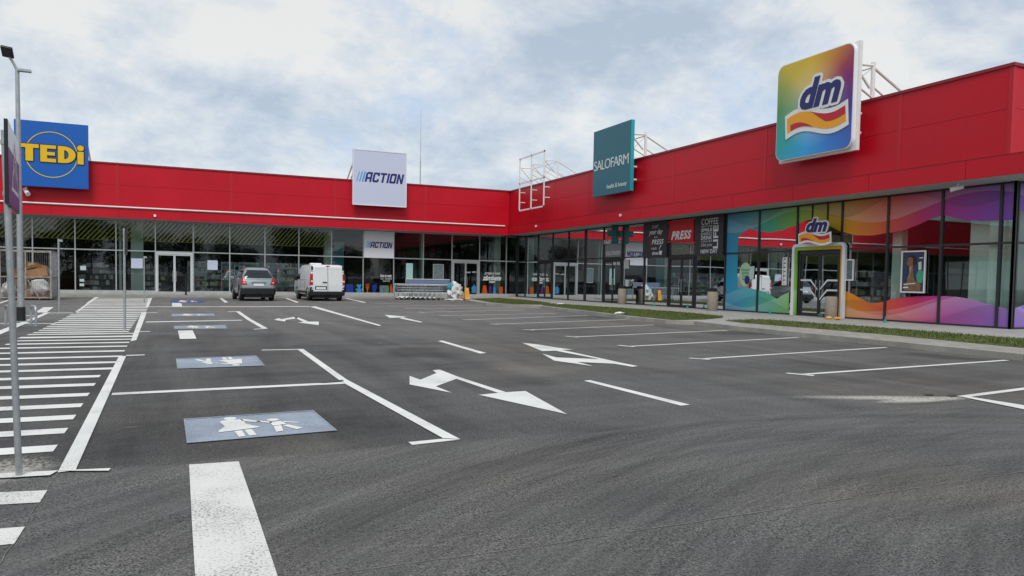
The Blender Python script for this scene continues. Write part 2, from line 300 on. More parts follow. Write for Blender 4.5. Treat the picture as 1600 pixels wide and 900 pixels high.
# rainbow window film: hue runs along the shop front, soft wave bands over it
def film():
    global nt
    m = bpy.data.materials.new('rainbow window film'); m.use_nodes = True; nt = m.node_tree; b = nt.nodes['Principled BSDF']
    g = N('ShaderNodeNewGeometry'); s = N('ShaderNodeSeparateXYZ'); LK(g.outputs['Position'], s.inputs[0])
    u = M_('SUBTRACT', s.outputs[1], M_('MULTIPLY', M_('SUBTRACT', s.outputs[0], 24.0), 1.0))
    f = M_('DIVIDE', M_('SUBTRACT', 28.6, u), 16.0)
    r = N('ShaderNodeValToRGB')
    ramp(r, [(0.0, (.012, .26, .50)), (0.10, (.02, .36, .44)), (0.19, (.05, .42, .22)), (0.28, (.20, .48, .05)), (0.38, (.62, .46, .01)), (0.47, (.80, .27, .01)), (0.56, (.72, .09, .03)), (0.64, (.58, .02, .12)), (0.71, (.45, .02, .30)), (0.80, (.26, .05, .42)), (0.90, (.20, .08, .52)), (1.0, (.10, .13, .60))])
    LK(f, r.inputs[0])
    col = r.outputs[0]
    for (zc, amp, k, ph, add) in ((0.75, 0.42, 0.85, 0.4, 0.16), (0.55, 0.33, 1.15, 2.6, -0.22), (4.2, 0.38, 0.8, 1.2, 0.18), (4.45, 0.35, 1.2, 3.9, -0.25), (0.95, 0.5, 0.6, 5.0, 0.12)):
        wv = M_('ADD', M_('MULTIPLY', M_('SINE', M_('ADD', M_('MULTIPLY', u, k), ph)), amp), zc)
        dlt = M_('MULTIPLY', M_('SUBTRACT', s.outputs[2], wv), 1.0 if zc > 2 else -1.0)
        st = N('ShaderNodeMapRange'); st.inputs[1].default_value = 0.0; st.inputs[2].default_value = 0.012; LK(dlt, st.inputs[0])
        fade = N('ShaderNodeMapRange'); fade.inputs[1].default_value = 0.0; fade.inputs[2].default_value = 0.7; fade.inputs[3].default_value = 1.0; fade.inputs[4].default_value = 0.25; LK(dlt, fade.inputs[0])
        mx = N('ShaderNodeMixRGB'); mx.inputs[2].default_value = (.95, .95, .95, 1) if add > 0 else (.02, .02, .05, 1)
        LK(M_('MULTIPLY', M_('MULTIPLY', st.outputs[0], fade.outputs[0]), abs(add)), mx.inputs[0]); LK(col, mx.inputs[1]); col = mx.outputs[0]
    lt = N('ShaderNodeMixRGB'); lt.inputs[0].default_value = .02; lt.inputs[2].default_value = (.95, .93, .98, 1); LK(col, lt.inputs[1]); col = lt.outputs[0]
    LK(col, b.inputs['Base Color']); b.inputs['Roughness'].default_value = 0.28; b.inputs['Specular IOR Level'].default_value = 0.3; return m
MT['film'] = film()
# rainbow sign face: hue by direction from the centre
def rainbow(y0, z0):
    global nt
    m = bpy.data.materials.new('rainbow sign face'); m.use_nodes = True; nt = m.node_tree; b = nt.nodes['Principled BSDF']
    g = N('ShaderNodeNewGeometry'); s = N('ShaderNodeSeparateXYZ'); LK(g.outputs['Position'], s.inputs[0])
    du, dv = M_('SUBTRACT', y0, s.outputs[1]), M_('SUBTRACT', s.outputs[2], z0)
    a = M_('ADD', M_('DIVIDE', M_('ARCTAN2', dv, du), 2*math.pi), 0.5)        # 0 left, .25 bottom, .5 right, .75 top
    r = N('ShaderNodeValToRGB')
    ramp(r, [(0.0, (.08, .30, .10)), (0.10, (.02, .36, .33)), (0.22, (.02, .36, .74)), (0.34, (.03, .18, .60)), (0.46, (.06, .03, .26)), (0.56, (.20, .01, .16)), (0.60, (.36, .03, .07)), (0.67, (.62, .26, .03)), (0.76, (.72, .48, .01)), (0.86, (.62, .48, .04)), (0.92, (.30, .38, .08)), (1.0, (.08, .30, .10))]); LK(a, r.inputs[0])
    rr = M_('SQRT', M_('ADD', M_('MULTIPLY', du, du), M_('MULTIPLY', dv, dv)))
    st = N('ShaderNodeMapRange'); st.inputs[1].default_value = 0.1; st.inputs[2].default_value = 1.7; st.inputs[3].default_value = 0.45; st.inputs[4].default_value = 0.0; LK(rr, st.inputs[0])
    mx = N('ShaderNodeMixRGB'); mx.inputs[2].default_value = (.75, .72, .66, 1); LK(st.outputs[0], mx.inputs[0]); LK(r.outputs[0], mx.inputs[1])
    LK(mx.outputs[0], b.inputs['Base Color']); b.inputs['Roughness'].default_value = 0.4; return m

# ------------------------------------------------------------------ mesh helpers
ABS = {}
class MB:
    def __init__(s): s.v, s.f, s.mi = [], [], []
    def poly(s, pts, mi=0):
        n = len(s.v); s.v += [tuple(p) for p in pts]; s.f.append(tuple(range(n, n+len(pts)))); s.mi.append(mi); return s
    def box(s, x0, x1, y0, y1, z0, z1, mi=0):
        x0, x1 = min(x0, x1), max(x0, x1); y0, y1 = min(y0, y1), max(y0, y1); z0, z1 = min(z0, z1), max(z0, z1)
        n = len(s.v)
        s.v += [(x0, y0, z0), (x1, y0, z0), (x1, y1, z0), (x0, y1, z0), (x0, y0, z1), (x1, y0, z1), (x1, y1, z1), (x0, y1, z1)]
        for q in ((0, 3, 2, 1), (4, 5, 6, 7), (0, 1, 5, 4), (1, 2, 6, 5), (2, 3, 7, 6), (3, 0, 4, 7)):
            s.f.append(tuple(n+i for i in q)); s.mi.append(mi)
        return s
    def tube(s, a, b, r, mi=0, n=8, r2=None):
        a, b = Vector(a), Vector(b); d = (b-a).normalized()
        u = d.cross(Vector((0, 0, 1)) if abs(d.z) < .9 else Vector((1, 0, 0))).normalized(); v = d.cross(u)
        k = len(s.v); r2 = r if r2 is None else r2
        for p, q in ((a, r), (b, r2)):
            for i in range(n):
                t = 2*math.pi*i/n; s.v.append(tuple(p+u*math.cos(t)*q+v*math.sin(t)*q))
        for i in range(n):
            j = (i+1) % n; s.f.append((k+i, k+j, k+n+j, k+n+i)); s.mi.append(mi)
        s.f.append(tuple(k+i for i in reversed(range(n)))); s.mi.append(mi)
        s.f.append(tuple(k+n+i for i in range(n))); s.mi.append(mi); return s
    def path(s, pts, r, mi=0, n=8):
        for a, b in zip(pts, pts[1:]): s.tube(a, b, r, mi, n)
        return s
    def rings(s, rings, mi=0, cap0=True, cap1=True):
        k = len(s.v); n = len(rings[0])
        for r in rings: s.v += [tuple(p) for p in r]
        for a in range(len(rings)-1):
            for i in range(n):
                j = (i+1) % n; s.f.append((k+a*n+i, k+a*n+j, k+(a+1)*n+j, k+(a+1)*n+i)); s.mi.append(mi)
        if cap0: s.f.append(tuple(k+i for i in reversed(range(n)))); s.mi.append(mi)
        if cap1: s.f.append(tuple(k+(len(rings)-1)*n+i for i in range(n))); s.mi.append(mi)
        return s
    def extr(s, pts, vec, mi=0):      # closed prism
        b = [tuple(Vector(p)+Vector(vec)) for p in pts]; return s.rings([pts, b], mi)
    def xf(s, m):
        s.v = [tuple(m @ Vector(p)) for p in s.v]; return s
    def add(s, o, mi_off=0):
        n = len(s.v); s.v += o.v; s.f += [tuple(i+n for i in q) for q in o.f]; s.mi += [i+mi_off for i in o.mi]; return s
    def build(s, name, mats, parent=None, smooth=False, bevel=0, origin=None):
        if not isinstance(mats, (list, tuple)): mats = [mats]
        off = Vector(ABS[parent.name]) if parent is not None else None
        if off is None:
            if origin is not None: off = Vector(origin)
            else:
                xs, ys, zs = zip(*s.v); off = Vector(((min(xs)+max(xs))/2, (min(ys)+max(ys))/2, min(zs)))
        me = bpy.data.meshes.new(name); me.from_pydata([tuple(Vector(p)-off) for p in s.v], [], s.f)
        for m in mats: me.materials.append(MT[m] if isinstance(m, str) else m)
        me.polygons.foreach_set('material_index', s.mi)
        if smooth: me.polygons.foreach_set('use_smooth', [True]*len(me.polygons))
        me.update()
        o = bpy.data.objects.new(name, me); COL.objects.link(o)
        if smooth:
            bm = bmesh.new(); bm.from_mesh(me); bmesh.ops.remove_doubles(bm, verts=bm.verts, dist=1e-5); bmesh.ops.recalc_face_normals(bm, faces=bm.faces); bm.to_mesh(me); bm.free()
            me.set_sharp_from_angle(angle=math.radians(38))
        if bevel > 0:
            bv = o.modifiers.new('bevel', 'BEVEL'); bv.width = bevel; bv.segments = 2; bv.limit_method = 'ANGLE'
        if parent is not None: o.parent = parent; ABS[o.name] = tuple(off)
        else: o.location = off; ABS[o.name] = tuple(off)
        return o
def tag(o, label=None, cat=None, group=None, kind=None):
    if label: o['label'] = label
    if cat: o['category'] = cat
    if group: o['group'] = group
    if kind: o['kind'] = kind
    return o
def thing(name, loc, label, cat, group=None):
    o = bpy.data.objects.new(name, None); COL.objects.link(o); o.location = loc; ABS[o.name] = tuple(loc); o.empty_display_size = .3
    return tag(o, label, cat, group)
def dup(root, loc, rz=0.0, label=None, scale=None):
    r = root.copy(); COL.objects.link(r); r.location = loc; r.rotation_euler = (0, 0, rz)
    if scale: r.scale = scale
    if label: r['label'] = label
    for ch in list(root.children):
        c = ch.copy(); COL.objects.link(c); c.parent = r
        for g in list(ch.children):
            e = g.copy(); COL.objects.link(e); e.parent = c
    return r
# plane frames: (u, v, n) -> world.  left wing front looks towards -Y, right wing front towards -X
def FL(Y): return lambda u, v, n=0.0: (u, Y-n, v)              # u = world X, v = z
def FR(X): return lambda u, v, n=0.0: (X-n, u, v)              # u = world Y (runs right to left), v = z
def quad(mb, F, u0, u1, v0, v1, n=0.0, mi=0): return mb.poly([F(u0, v0, n), F(u1, v0, n), F(u1, v1, n), F(u0, v1, n)], mi)
def slab(mb, F, u0, u1, v0, v1, n0, n1, mi=0):
    a, b = F(u0, v0, n0), F(u1, v1, n1); return mb.box(a[0], b[0], a[1], b[1], a[2], b[2], mi)
def fpoly(mb, F, pts, n0, n1, mi=0):   # flat shape with thickness
    return mb.rings([[F(u, v, n0) for u, v in pts], [F(u, v, n1) for u, v in pts]], mi)
def text_mb(txt, F, box, n=0.01, shear=0.0, bold=0.0, depth=0.01, flip=False, rot90=False, spacing=1.0, mi=0, quadbox=None):
    """writing fitted into box=(uL, uR, v0, v1) of a plane frame, uL at its left as seen"""
    cu = bpy.data.curves.new('t', 'FONT'); cu.body = txt; cu.shear = shear; cu.offset = bold; cu.extrude = 0.0; cu.resolution_u = 3
    cu.space_character = spacing; cu.align_x = 'CENTER'; cu.space_line = 0.85
    o = bpy.data.objects.new('t', cu); COL.objects.link(o)
    dg = bpy.context.evaluated_depsgraph_get(); me = bpy.data.meshes.new_from_object(o.evaluated_get(dg))
    bm = bmesh.new(); bm.from_mesh(me)
    xs = [v.co.x for v in bm.verts]; ys = [v.co.y for v in bm.verts]; x0, x1, y0, y1 = min(xs), max(xs), min(ys), max(ys)
    uL, uR, v0, v1 = box; mb = MB()
    def mp_(p, nn):
        a, b = (p.x-x0)/(x1-x0), (p.y-y0)/(y1-y0)
        if rot90: a, b = 1-b, a
        return F(uL+(uR-uL)*a, v0+(v1-v0)*b, nn)
    ed = {}
    for f in bm.faces:
        mb.poly([mp_(v.co, n) for v in f.verts], mi)
        if depth > 0:
            for e in f.edges:
                if len(e.link_faces) == 1: a, b = e.verts; mb.poly([mp_(a.co, n), mp_(b.co, n), mp_(b.co, n-depth), mp_(a.co, n-depth)], mi)
    bm.free(); bpy.data.objects.remove(o); bpy.data.meshes.remove(me); bpy.data.curves.remove(cu)
    return mb

# ================================================================== GROUND
H0 = 0.12                        # walkway height
YL, XR = 53.0, 24.0              # glass planes of the two wings
MB().poly([(-900, -900, -.03), (900, -900, -.03), (900, 900, -.03), (-900, 900, -.03)]).build('ground', 'field', origin=(0, 0, -.03))
tag(bpy.data.objects['ground'], kind='structure')
o = MB().poly([(-70, -28, 0), (60, -28, 0), (60, 54, 0), (-70, 54, 0)]).build('car_park', 'asphalt', origin=(0, 0, 0)); tag(o, kind='structure')
def sheet(name, polys, m, z=0.006, world=False):
    mb = MB()
    for p in polys:
        mb.poly([((*q, z) if world else (*G(*q), z)) for q in p])
    # all faces look up
    for i, f in enumerate(mb.f):
        a = [Vector(mb.v[k]) for k in f]; ar = sum(a[k].x*a[(k+1) % len(a)].y-a[(k+1) % len(a)].x*a[k].y for k in range(len(a)))
        if ar < 0: mb.f[i] = tuple(reversed(f))
    o = mb.build(name, m, origin=(0, 0, z)); return tag(o, kind='structure')
def strip(a, b, wd):            # world-space line of a given width
    a, b = Vector(a), Vector(b); d = (b-a).normalized(); n = Vector((-d.y, d.x))*wd/2
    return [tuple(a+n), tuple(b+n), tuple(b-n), tuple(a-n)]

# crosswalk hatching beside the family bays
Lb = [(-2.55, 6.0)]+[G(*q) for q in [(6, 540), (30, 528), (60, 517), (104, 495.5), (122, 484), (137, 474), (152, 465)]]
Rb = [(-0.74, 6.0), (-0.90, 13.9), (-1.16, 30.1), (-1.52, 47.6)]
def xat(pts, y):
    for (xa, ya), (xb, yb) in zip(pts, pts[1:]):
        if y <= yb: return xa+(xb-xa)*(y-ya)/(yb-ya)
    return pts[-1][0]
RYS = [6.81, 7.54, 8.23, 8.95, 9.72, 10.58, 11.42, 12.3, 13.16, 14.08, 15.06, 16.03, 16.9, 17.7]+[G(180, y)[1] for y in (526, 521.5, 518.5, 515.3, 512.3, 509.5, 506.7, 503.8, 501, 498, 495, 492.2, 489, 486, 483.5, 480.8, 478.5, 476.3, 474, 472, 470, 468, 466)]
rows = []
for i, y in enumerate(RYS):
    dy = (RYS[i+1]-y if i+1 < len(RYS) else 2.2); h = .125 if y < 18 else dy*.23
    xl, xr = xat(Lb, y), xat(Rb, y)-(0.16 if (y < 11.9 or 19.5 < y < 30) else 0.02)
    rows.append([(xl+.0, y-h), (xr, y-h), (xr, y+h), (xat(Lb, y+h), y+h)])
sheet('crosswalk_hatching', rows, 'line', .005, world=True)
sheet('crosswalk_edge_line', [[(90, 740), (118, 736.5), (197, 557), (186, 557)], [(204, 534), (213, 532), (229.5, 488), (221, 488)], [(232, 480), (228, 480), (232, 466), (238, 465.5)], [(140, 474), (135, 474), (148, 464.5), (155, 464.5)], [(118, 488.5), (121, 488.5), (140, 474), (136, 474)]], 'line', .009)
sheet('crosswalk_end_line', [[(-40, 752), (78, 745), (90, 738), (170, 738), (173, 734), (90, 737.5), (-40, 744)]], 'line', .0125)
sheet('crosswalk_bars', [[(-60, 773), (74, 767), (62, 786), (-60, 793)], [(-60, 832), (39, 824), (22, 851), (-60, 859)], [(-60, 905), (0, 898), (-25, 930), (-60, 940)]], 'line_old', .005)
sheet('thin_stall_lines', [[(174, 618), (540, 600), (540, 597), (176, 614.5)], [(197, 556.5), (226, 555.5), (226, 554.2), (197, 555.2)], [(213, 519), (235, 518.3), (235, 517.6), (213, 518.1)],
    [(228, 504), (378, 501), (378, 500), (228, 502.8)], [(230, 489.2), (246, 488.8), (246, 488.2), (230, 488.6)], [(232, 480), (484, 479.4), (484, 478.6), (232, 479.3)],
    [(408, 547.8), (474, 546.6), (474, 545.8), (410, 546.8)], [(638, 691.5), (692, 686.3), (719, 687.5), (644, 696)], [(396, 515), (418, 514), (418, 513), (397, 514.2)], [(356, 487.6), (374, 487.2), (374, 486.6), (356, 487)],
    [(484, 479.4), (592, 509.4), (596, 508.6), (492, 478.6)], [(0, 505.8), (86, 506.2), (86, 505.4), (0, 505)], [(66, 489.6), (120, 489.4), (120, 488.6), (66, 488.9)], [(33, 494), (57, 493.2), (57, 492.6), (33, 493.3)]], 'line', .005)
sheet('bay_edge_band', [[(464, 546), (474, 546), (542, 594), (533, 597)], [(533, 597), (542, 594), (719, 687.6), (692, 686)], [(368, 487), (374.5, 486.8), (392, 499), (386, 499.8)], [(386, 499.8), (392, 499), (418.5, 513.6), (410, 514)]], 'line', .009)
sheet('wide_stop_line', [[(295.5, 727), (373, 722), (400, 800), (445, 935), (307, 935), (300, 820)]], 'line_old', .006)
sheet('white_ground_square', [[(278, 517), (301, 516.5), (307, 529.5), (281, 530)], [(268.5, 473.5), (283, 473.5), (285, 479), (269, 479)], [(68, 480.2), (84, 480), (73, 488.2), (54, 488.6)]], 'line', .006)
sheet('lane_dash', [[(684, 533.2), (691, 532.5), (760, 552), (750, 552.8)], [(912, 595.5), (922, 594.4), (1078, 633), (1064, 634.6)], [(343, 466.2), (347, 465.8), (356.5, 472.6), (351, 473)], [(445, 466.2), (449, 465.9), (468, 472.4), (463, 473)], [(538, 466.2), (542, 466), (573, 472.6), (568, 473)],
    [(-60, 548), (-60, 539), (38, 502), (72, 488.4), (78, 488.6), (45, 504)], [(0, 474.6), (0, 472.8), (14, 468), (17, 468.6)]], 'line', .0062)
sheet('double_arrow', [[(640, 588), (657, 594), (682, 583.5), (713, 592.5), (681, 604.4), (706, 614.4), (640, 601.4)], [(676, 579), (687, 578), (715, 589), (713, 592.5), (682, 583.5)], [(715, 589), (791, 613.6), (778, 614.5), (713, 592.5)], [(791, 613.6), (821, 611.6), (886, 648), (748, 617.6)]], 'line', .0065)
sheet('double_arrow', [[(816, 536), (840, 538.6), (870, 543.5), (895, 546.8), (878, 547.2), (868, 548.4), (847, 549)], [(878, 547.2), (936, 559.6), (968, 566.8), (960, 568.8), (936, 561.6), (868, 548.4)], [(968, 566.8), (997, 572.5), (988, 573.6), (960, 568.8)], [(960, 568.8), (936, 561.6), (870, 559), (866, 564), (902, 566)], [(902, 566), (927, 572.6), (866, 564)], [(870, 559), (847, 553), (866, 564)]], 'line', .0065)
sheet('lane_arrow', [[(601, 492), (636, 495.3), (629, 496), (609, 497)], [(629, 496), (661, 503.4), (656, 504), (624, 497.6)]], 'line', .0065)
sheet('double_arrow', [[(428, 500), (435, 497.4), (440, 499), (447, 500), (445, 502.8)], [(440, 499), (459, 495.4), (466, 496.2), (460, 498.2), (447, 500)], [(459, 495.4), (466, 496.2), (482, 502.6), (474, 503.4)], [(465, 504), (474, 503.4), (482, 502.8), (498, 502.8), (498, 508.2)]], 'line', .0065)
st = []
for (a, b) in [((1255, 585.4), (1573, 563.2)), ((1100, 560.8), (1385, 543.2)), ((985, 541.4), (1247, 527.6)), ((900, 526.6), (1137, 516.4)), ((830, 515.6), (1022, 507.8)), ((776, 506.6), (979, 499.4)), ((733, 499.7), (918, 493)), ((692, 493.2), (868, 489.8)), ((660, 488), (820, 484.4)), ((632, 482.6), (800, 480.6)), ((606, 478.4), (752, 477.2)), ((586, 474.6), (642, 474.2))]:
    st.append(strip(G(*a), G(*b), .11))
st.append(strip(G(1502, 620.6), G(1700, 595), .12))
for a, b in [((1229, 583.4), (1272, 587.4)), ((1077, 559.8), (1110, 562.2)), ((966, 539.8), (991, 542.2)), ((884, 525.6), (903, 527.2)), ((818, 515.2), (835, 516.2)), ((766, 506.2), (779, 507)), ((723, 499.4), (735, 500)), ((686, 493), (695, 493.4)), ((654, 487.6), (662, 488.4))]:
    st.append(strip(G(*a), G(*b), .12))
sheet('stall_lines', st, 'line', .0062, world=True)
sheet('stall_edge_band', [[(1499, 620.2), (1516, 621), (1700, 650), (1700, 661)]], 'line', .0095)
for i, (q, m) in enumerate([([(287, 656), (489, 642), (527, 674), (292, 694)], 'bluepaint'), ([(275, 561), (400, 556), (414, 572), (277, 577)], 'bluepaint'), ([(272, 509.5), (352, 508), (355, 513.5), (272, 514.2)], 'bluepaint'), ([(268, 490.7), (334, 490), (336, 493.7), (269, 494.6)], 'bluepaint'), ([(266, 469.4), (319, 469), (320, 472.6), (267, 473.2)], 'deepblue')]):
    sheet('family_bay_panel', [q], m, .006)
    P = [Vector((*G(*c),)) for c in (q[3], q[2], q[1], q[0])]    # near-left, near-right, far-right, far-left
    def W(s, t): a = P[0].lerp(P[1], s); b = P[3].lerp(P[2], s); return tuple(a.lerp(b, t))
    def disc(s, t, rs, rt): return [W(s+rs*math.cos(k*math.pi/8), t+rt*math.sin(k*math.pi/8)) for k in range(16)]
    # adult in a skirt holding a child's hand
    figs = [disc(.33, .86, .048, .075), [W(.245, .74), W(.27, .79), (W(.41, .79)), W(.42, .70), W(.42, .58), W(.51, .38), W(.215, .30), W(.215, .36), W(.27, .52)],
            [W(.40, .79), W(.43, .79), W(.52, .66), W(.54, .62), W(.50, .61), W(.41, .70)], [W(.32, .30), W(.37, .31), W(.375, .07), W(.33, .06)], [W(.39, .32), W(.44, .33), W(.45, .09), W(.40, .08)],
            [W(.495, .655), W(.54, .655), W(.615, .57), W(.60, .52), W(.53, .60)], disc(.63, .66, .045, .06), [W(.59, .57), W(.69, .585), W(.70, .40), W(.60, .38)],
            [W(.68, .585), W(.79, .47), W(.80, .43), W(.69, .52)], [W(.60, .40), W(.66, .40), W(.64, .16), W(.59, .14)], [W(.65, .42), W(.70, .42), W(.79, .22), W(.74, .17)]]
    if i == 1: figs = [[W(1.03-s, 1.02-t) for s, t in []] or f for f in figs]
    if i == 1:
        P = [P[2], P[3], P[0], P[1]]
        figs = [disc(.33, .86, .048, .075), [W(.245, .74), W(.41, .79), W(.42, .58), W(.51, .38), W(.215, .30)], [W(.40, .79), W(.43, .79), W(.54, .62), W(.41, .70)], [W(.32, .30), W(.37, .31), W(.375, .07), W(.33, .06)], [W(.39, .32), W(.44, .33), W(.45, .09), W(.40, .08)],
                [W(.495, .655), W(.54, .655), W(.615, .57), W(.53, .60)], disc(.63, .66, .045, .06), [W(.59, .57), W(.69, .585), W(.70, .40), W(.60, .38)], [W(.68, .585), W(.79, .47), W(.69, .52)], [W(.60, .40), W(.66, .40), W(.64, .16), W(.59, .14)], [W(.65, .42), W(.70, .42), W(.79, .22), W(.74, .17)]]
    sheet('family_pictogram', figs, 'line', .0105, world=True)
    ed = [[W(0, 0), W(1, 0), W(1, .03), W(0, .03)], [W(0, .97), W(1, .97), W(1, 1), W(0, 1)], [W(0, .03), W(.012, .03), W(.012, .97), W(0, .97)], [W(.988, .03), W(1, .03), W(1, .97), W(.988, .97)]]
    if i < 2: sheet('family_panel_edge', ed, worn('pale edge paint', (.42, .50, .60), (.2, .24, .3), .4, .6) if i == 0 else bpy.data.materials['pale edge paint'], .0105, world=True)
sheet('dark_scuff', [[(1442, 617), (1455, 616.6), (1462, 618.2), (1448, 618.6)], [(1478, 618.6), (1490, 617.4), (1498, 619), (1486, 620.6)], [(496, 598.5), (503, 596.6), (536, 594.8), (537, 597), (505, 599.4)]], 'scuff', .0128)
def jag(a, b, wd, n=26):
    out = []; a, b = Vector(a), Vector(b); d = (b-a)/n; nn = Vector((-d.y, d.x)).normalized()
    pts = [a+d*i+nn*rnd.uniform(-.006, .006) for i in range(n+1)]
    for p, q in zip(pts, pts[1:]):
        if rnd.random() < .96: out.append(strip(p, q, wd*rnd.uniform(.6, 1.2)))
    return out
sheet('asphalt_joint', jag(G(85, 745), G(-20, 915), .006)+jag(G(1700, 722), G(820, 857), .007, 40)+jag(G(820, 857), G(520, 897), .006, 20), worn('joint dust', (.24, .23, .21), (.1, .1, .1), .44, .52), .0045, world=True)
# small grit and pebbles spread over the lot
mb = MB()
for k in range(900):
    x, y_ = rnd.uniform(-3, 14), 2.4+rnd.random()**1.6*26; s = rnd.uniform(.003, .009); h = s*rnd.uniform(.5, .9)
    a = rnd.uniform(0, 6)
    mb.rings([[(x+s*math.cos(a+t*2.1), y_+s*math.sin(a+t*2.1), 0.001) for t in range(3)], [(x+s*.5*math.cos(a+t*2.1), y_+s*.5*math.sin(a+t*2.1), h) for t in range(3)]])
o = mb.build('loose_grit', mat('grit', (.20, .19, .17), .9, var=.4, vscale=3), origin=(0, 0, 0)); tag(o, 'loose grit scattered on the asphalt', kind='stuff')

# raised walkway, kerb, grass
foot = [(15.0, -8), (15.0, 9.1), (15.15, 12.5), (15.2, 15.0), (15.35, 18.0), G(1085, 507.8), G(1040, 506), G(980, 499.4), G(910, 490), G(846, 482.2), G(800, 479.8), G(760, 477.0), G(735, 473.4), G(722, 469.6), (17.5, 49.45), (-45, 49.45)]
core = foot+[(-45, 66), (60, 66), (60, -8)]
mb = MB(); mb.rings([[(*p, -.02) for p in core], [(*p, H0) for p in core]]); o = mb.build('walkway', 'paving', origin=(0, 0, 0)); tag(o, kind='structure')
# kerb stones: a row of blocks along the edge, with joints
mb = MB()
for (a, b) in zip(foot, foot[1:]):
    a, b = Vector(a), Vector(b); L = (b-a).length; n = max(1, round(L/1.0)); d = (b-a)/n; nn = Vector((d.y, -d.x)).normalized()
    for i in range(n):
        p, q = a+d*(i+.006), a+d*(i+.994)
        ring = [p-nn*.004, q-nn*.004, q+nn*.14, p+nn*.14]
        mb.rings([[(v.x, v.y, -.02) for v in ring], [(v.x, v.y, H0+.012) for v in ring]])
o = mb.build('kerb', mat('kerb concrete', (.33, .32, .29), .85, var=.22, vscale=1.3, bump=.3), origin=(0, 0, 0)); tag(o, kind='structure')
o = sheet('kerb_paving', [[(15.14, -8), (15.14, 9.1), (15.29, 12.5), (15.34, 15.0), (15.5, 18.0), (16.9, 19.0), (17.15, 16.1), (17.1, 13.6), (16.6, 9.9), (16.2, -8)]], 'kerb', H0+.005, world=True)
GR = [[(735, 467.2), (780, 466.2), (820, 469), (860, 473.6), (845, 476.2), (800, 475.6), (765, 472.4)],
      [(840, 474.2), (876, 475.4), (978, 482), (1080, 489.4), (1130, 494.6), (1128, 497), (1100, 499.4), (1052, 500.2), (980, 493), (910, 484.6), (850, 477.6)]]
GW = [[G(*q, H0) for q in g] for g in GR]
GW.append([(17.25, 20.5), (19.3, 20.9), (19.75, 17.2), (19.6, 12), (19.5, 8), (19.5, -8), (16.2, -8), (16.6, 9.9), (17.1, 13.6), (17.15, 16.1), (16.95, 19.2)])
for k, g in enumerate(GW): sheet('lawn', [g], 'turf', H0+.012, world=True)
def inside(p, poly):
    c = False; n = len(poly)
    for i in range(n):
        (x1, y1), (x2, y2) = poly[i], poly[(i+1) % n]
        if (y1 > p[1]) != (y2 > p[1]) and p[0] < (x2-x1)*(p[1]-y1)/(y2-y1)+x1: c = not c
    return c
mb = MB()
for g in GW:
    xs, ys = zip(*g); x0, x1, y0, y1 = min(xs), max(xs), max(min(ys), 3), max(ys)
    for k in range(int((x1-x0)*(y1-y0)*330)):
        x, y_ = rnd.uniform(x0, x1), rnd.uniform(y0, y1)
        if not inside((x+rnd.uniform(-.05, .05), y_), g): continue
        a = rnd.uniform(0, 6.3); w_ = rnd.uniform(.008, .02); h = rnd.uniform(.02, .075); lx, ly = rnd.uniform(-.03, .03), rnd.uniform(-.03, .03)
        mb.poly([(x-w_*math.cos(a), y_-w_*math.sin(a), H0+.01), (x+w_*math.cos(a), y_+w_*math.sin(a), H0+.01), (x+lx, y_+ly, H0+h)])
o = mb.build('grass', 'grass', origin=(0, 0, 0)); tag(o, 'short green grass on the kerbside islands', 'grass', kind='stuff')

# ================================================================== BUILDING
B = thing('retail_building', (XR, YL, 0), 'long L-shaped red retail building with dark glass shop fronts', 'building')
DU, DB = 1.2, 1.4               # overhang of the cladding and of the lower band
ZT, ZS, ZB = 8.18, 5.42, 4.81
XE, YE = 60.0, 14.5             # how far the near end wall runs; near corner of cladding
fl, fr = FL(YL-DU), FR(XR-DU)
# upper cladding: flat panels with open joints over a dark backing
mb = MB(); zm = 6.83; g = .010
mb.box(-45, XR-DU+.05, YL-DU+.05, YL+.2, ZS, ZT-.1, 1)
mb.box(XR-DU+.05, XR+.2, YE+.05, YL-DU+.05, ZS, ZT-.1, 1)
mb.box(XR+.2, XE, YE+.05, YE+.7, ZS, ZT-.1, 1)
xs = [-45]+[-3.55-6.56*k for k in range(6, 0, -1)]+[-3.55, 3.0, 9.7, 16.15, XR-DU]
for a, b in zip(xs, xs[1:]):
    slab(mb, fl, a+g, b-g-(.05 if b == xs[-1] else 0), ZS, zm-g/2, 0, -.049); slab(mb, fl, a+g, b-g-(.05 if b == xs[-1] else 0), zm+g/2, ZT-.1, 0, -.049)
ys = [YE, 18.3, 24.8, 31.3, 37.8+2.15, 44.4, YL-DU]
for a, b in zip(ys, ys[1:]):
    e = .001 if b == ys[-1] else 0
    slab(mb, fr, a+g, b-g-e, ZS, zm-g/2, 0, -.049); slab(mb, fr, a+g, b-g-e, zm+g/2, ZT-.1, 0, -.049)
fe = FL(YE)
xe = [XR-DU+.0501]+[XR+5.3+6.5*k for k in range(5)]
for a, b in zip(xe, xe[1:]): slab(mb, fe, a+g, b-g, ZS, zm-g/2, 0, -.049); slab(mb, fe, a+g, b-g, zm+g/2, ZT-.1, 0, -.049)
mb.build('upper_cladding', ['red', 'red_seam'], B)
mb = MB()       # raised cover strips over the joints
for x in xs[1:-1]: slab(mb, fl, x-.10, x+.06, ZS, ZT-.1, .012, .001); mb.build('joint_cover', 'red_light', B); mb = MB()
for y in ys[1:-1]: slab(mb, fr, y-.06, y+.10, ZS, ZT-.1, .012, .001); mb.build('joint_cover', 'red_light', B); mb = MB()
mb.box(XR-DU-.014, XR-DU+.12, YE-.014, YE+.0, ZS, ZT-.1); mb.box(XR-DU-.014, XR-DU-.002, YE, YE+.12, ZS, ZT-.1)
mb.build('joint_cover', 'red_light', B)
mb = MB()       # coping
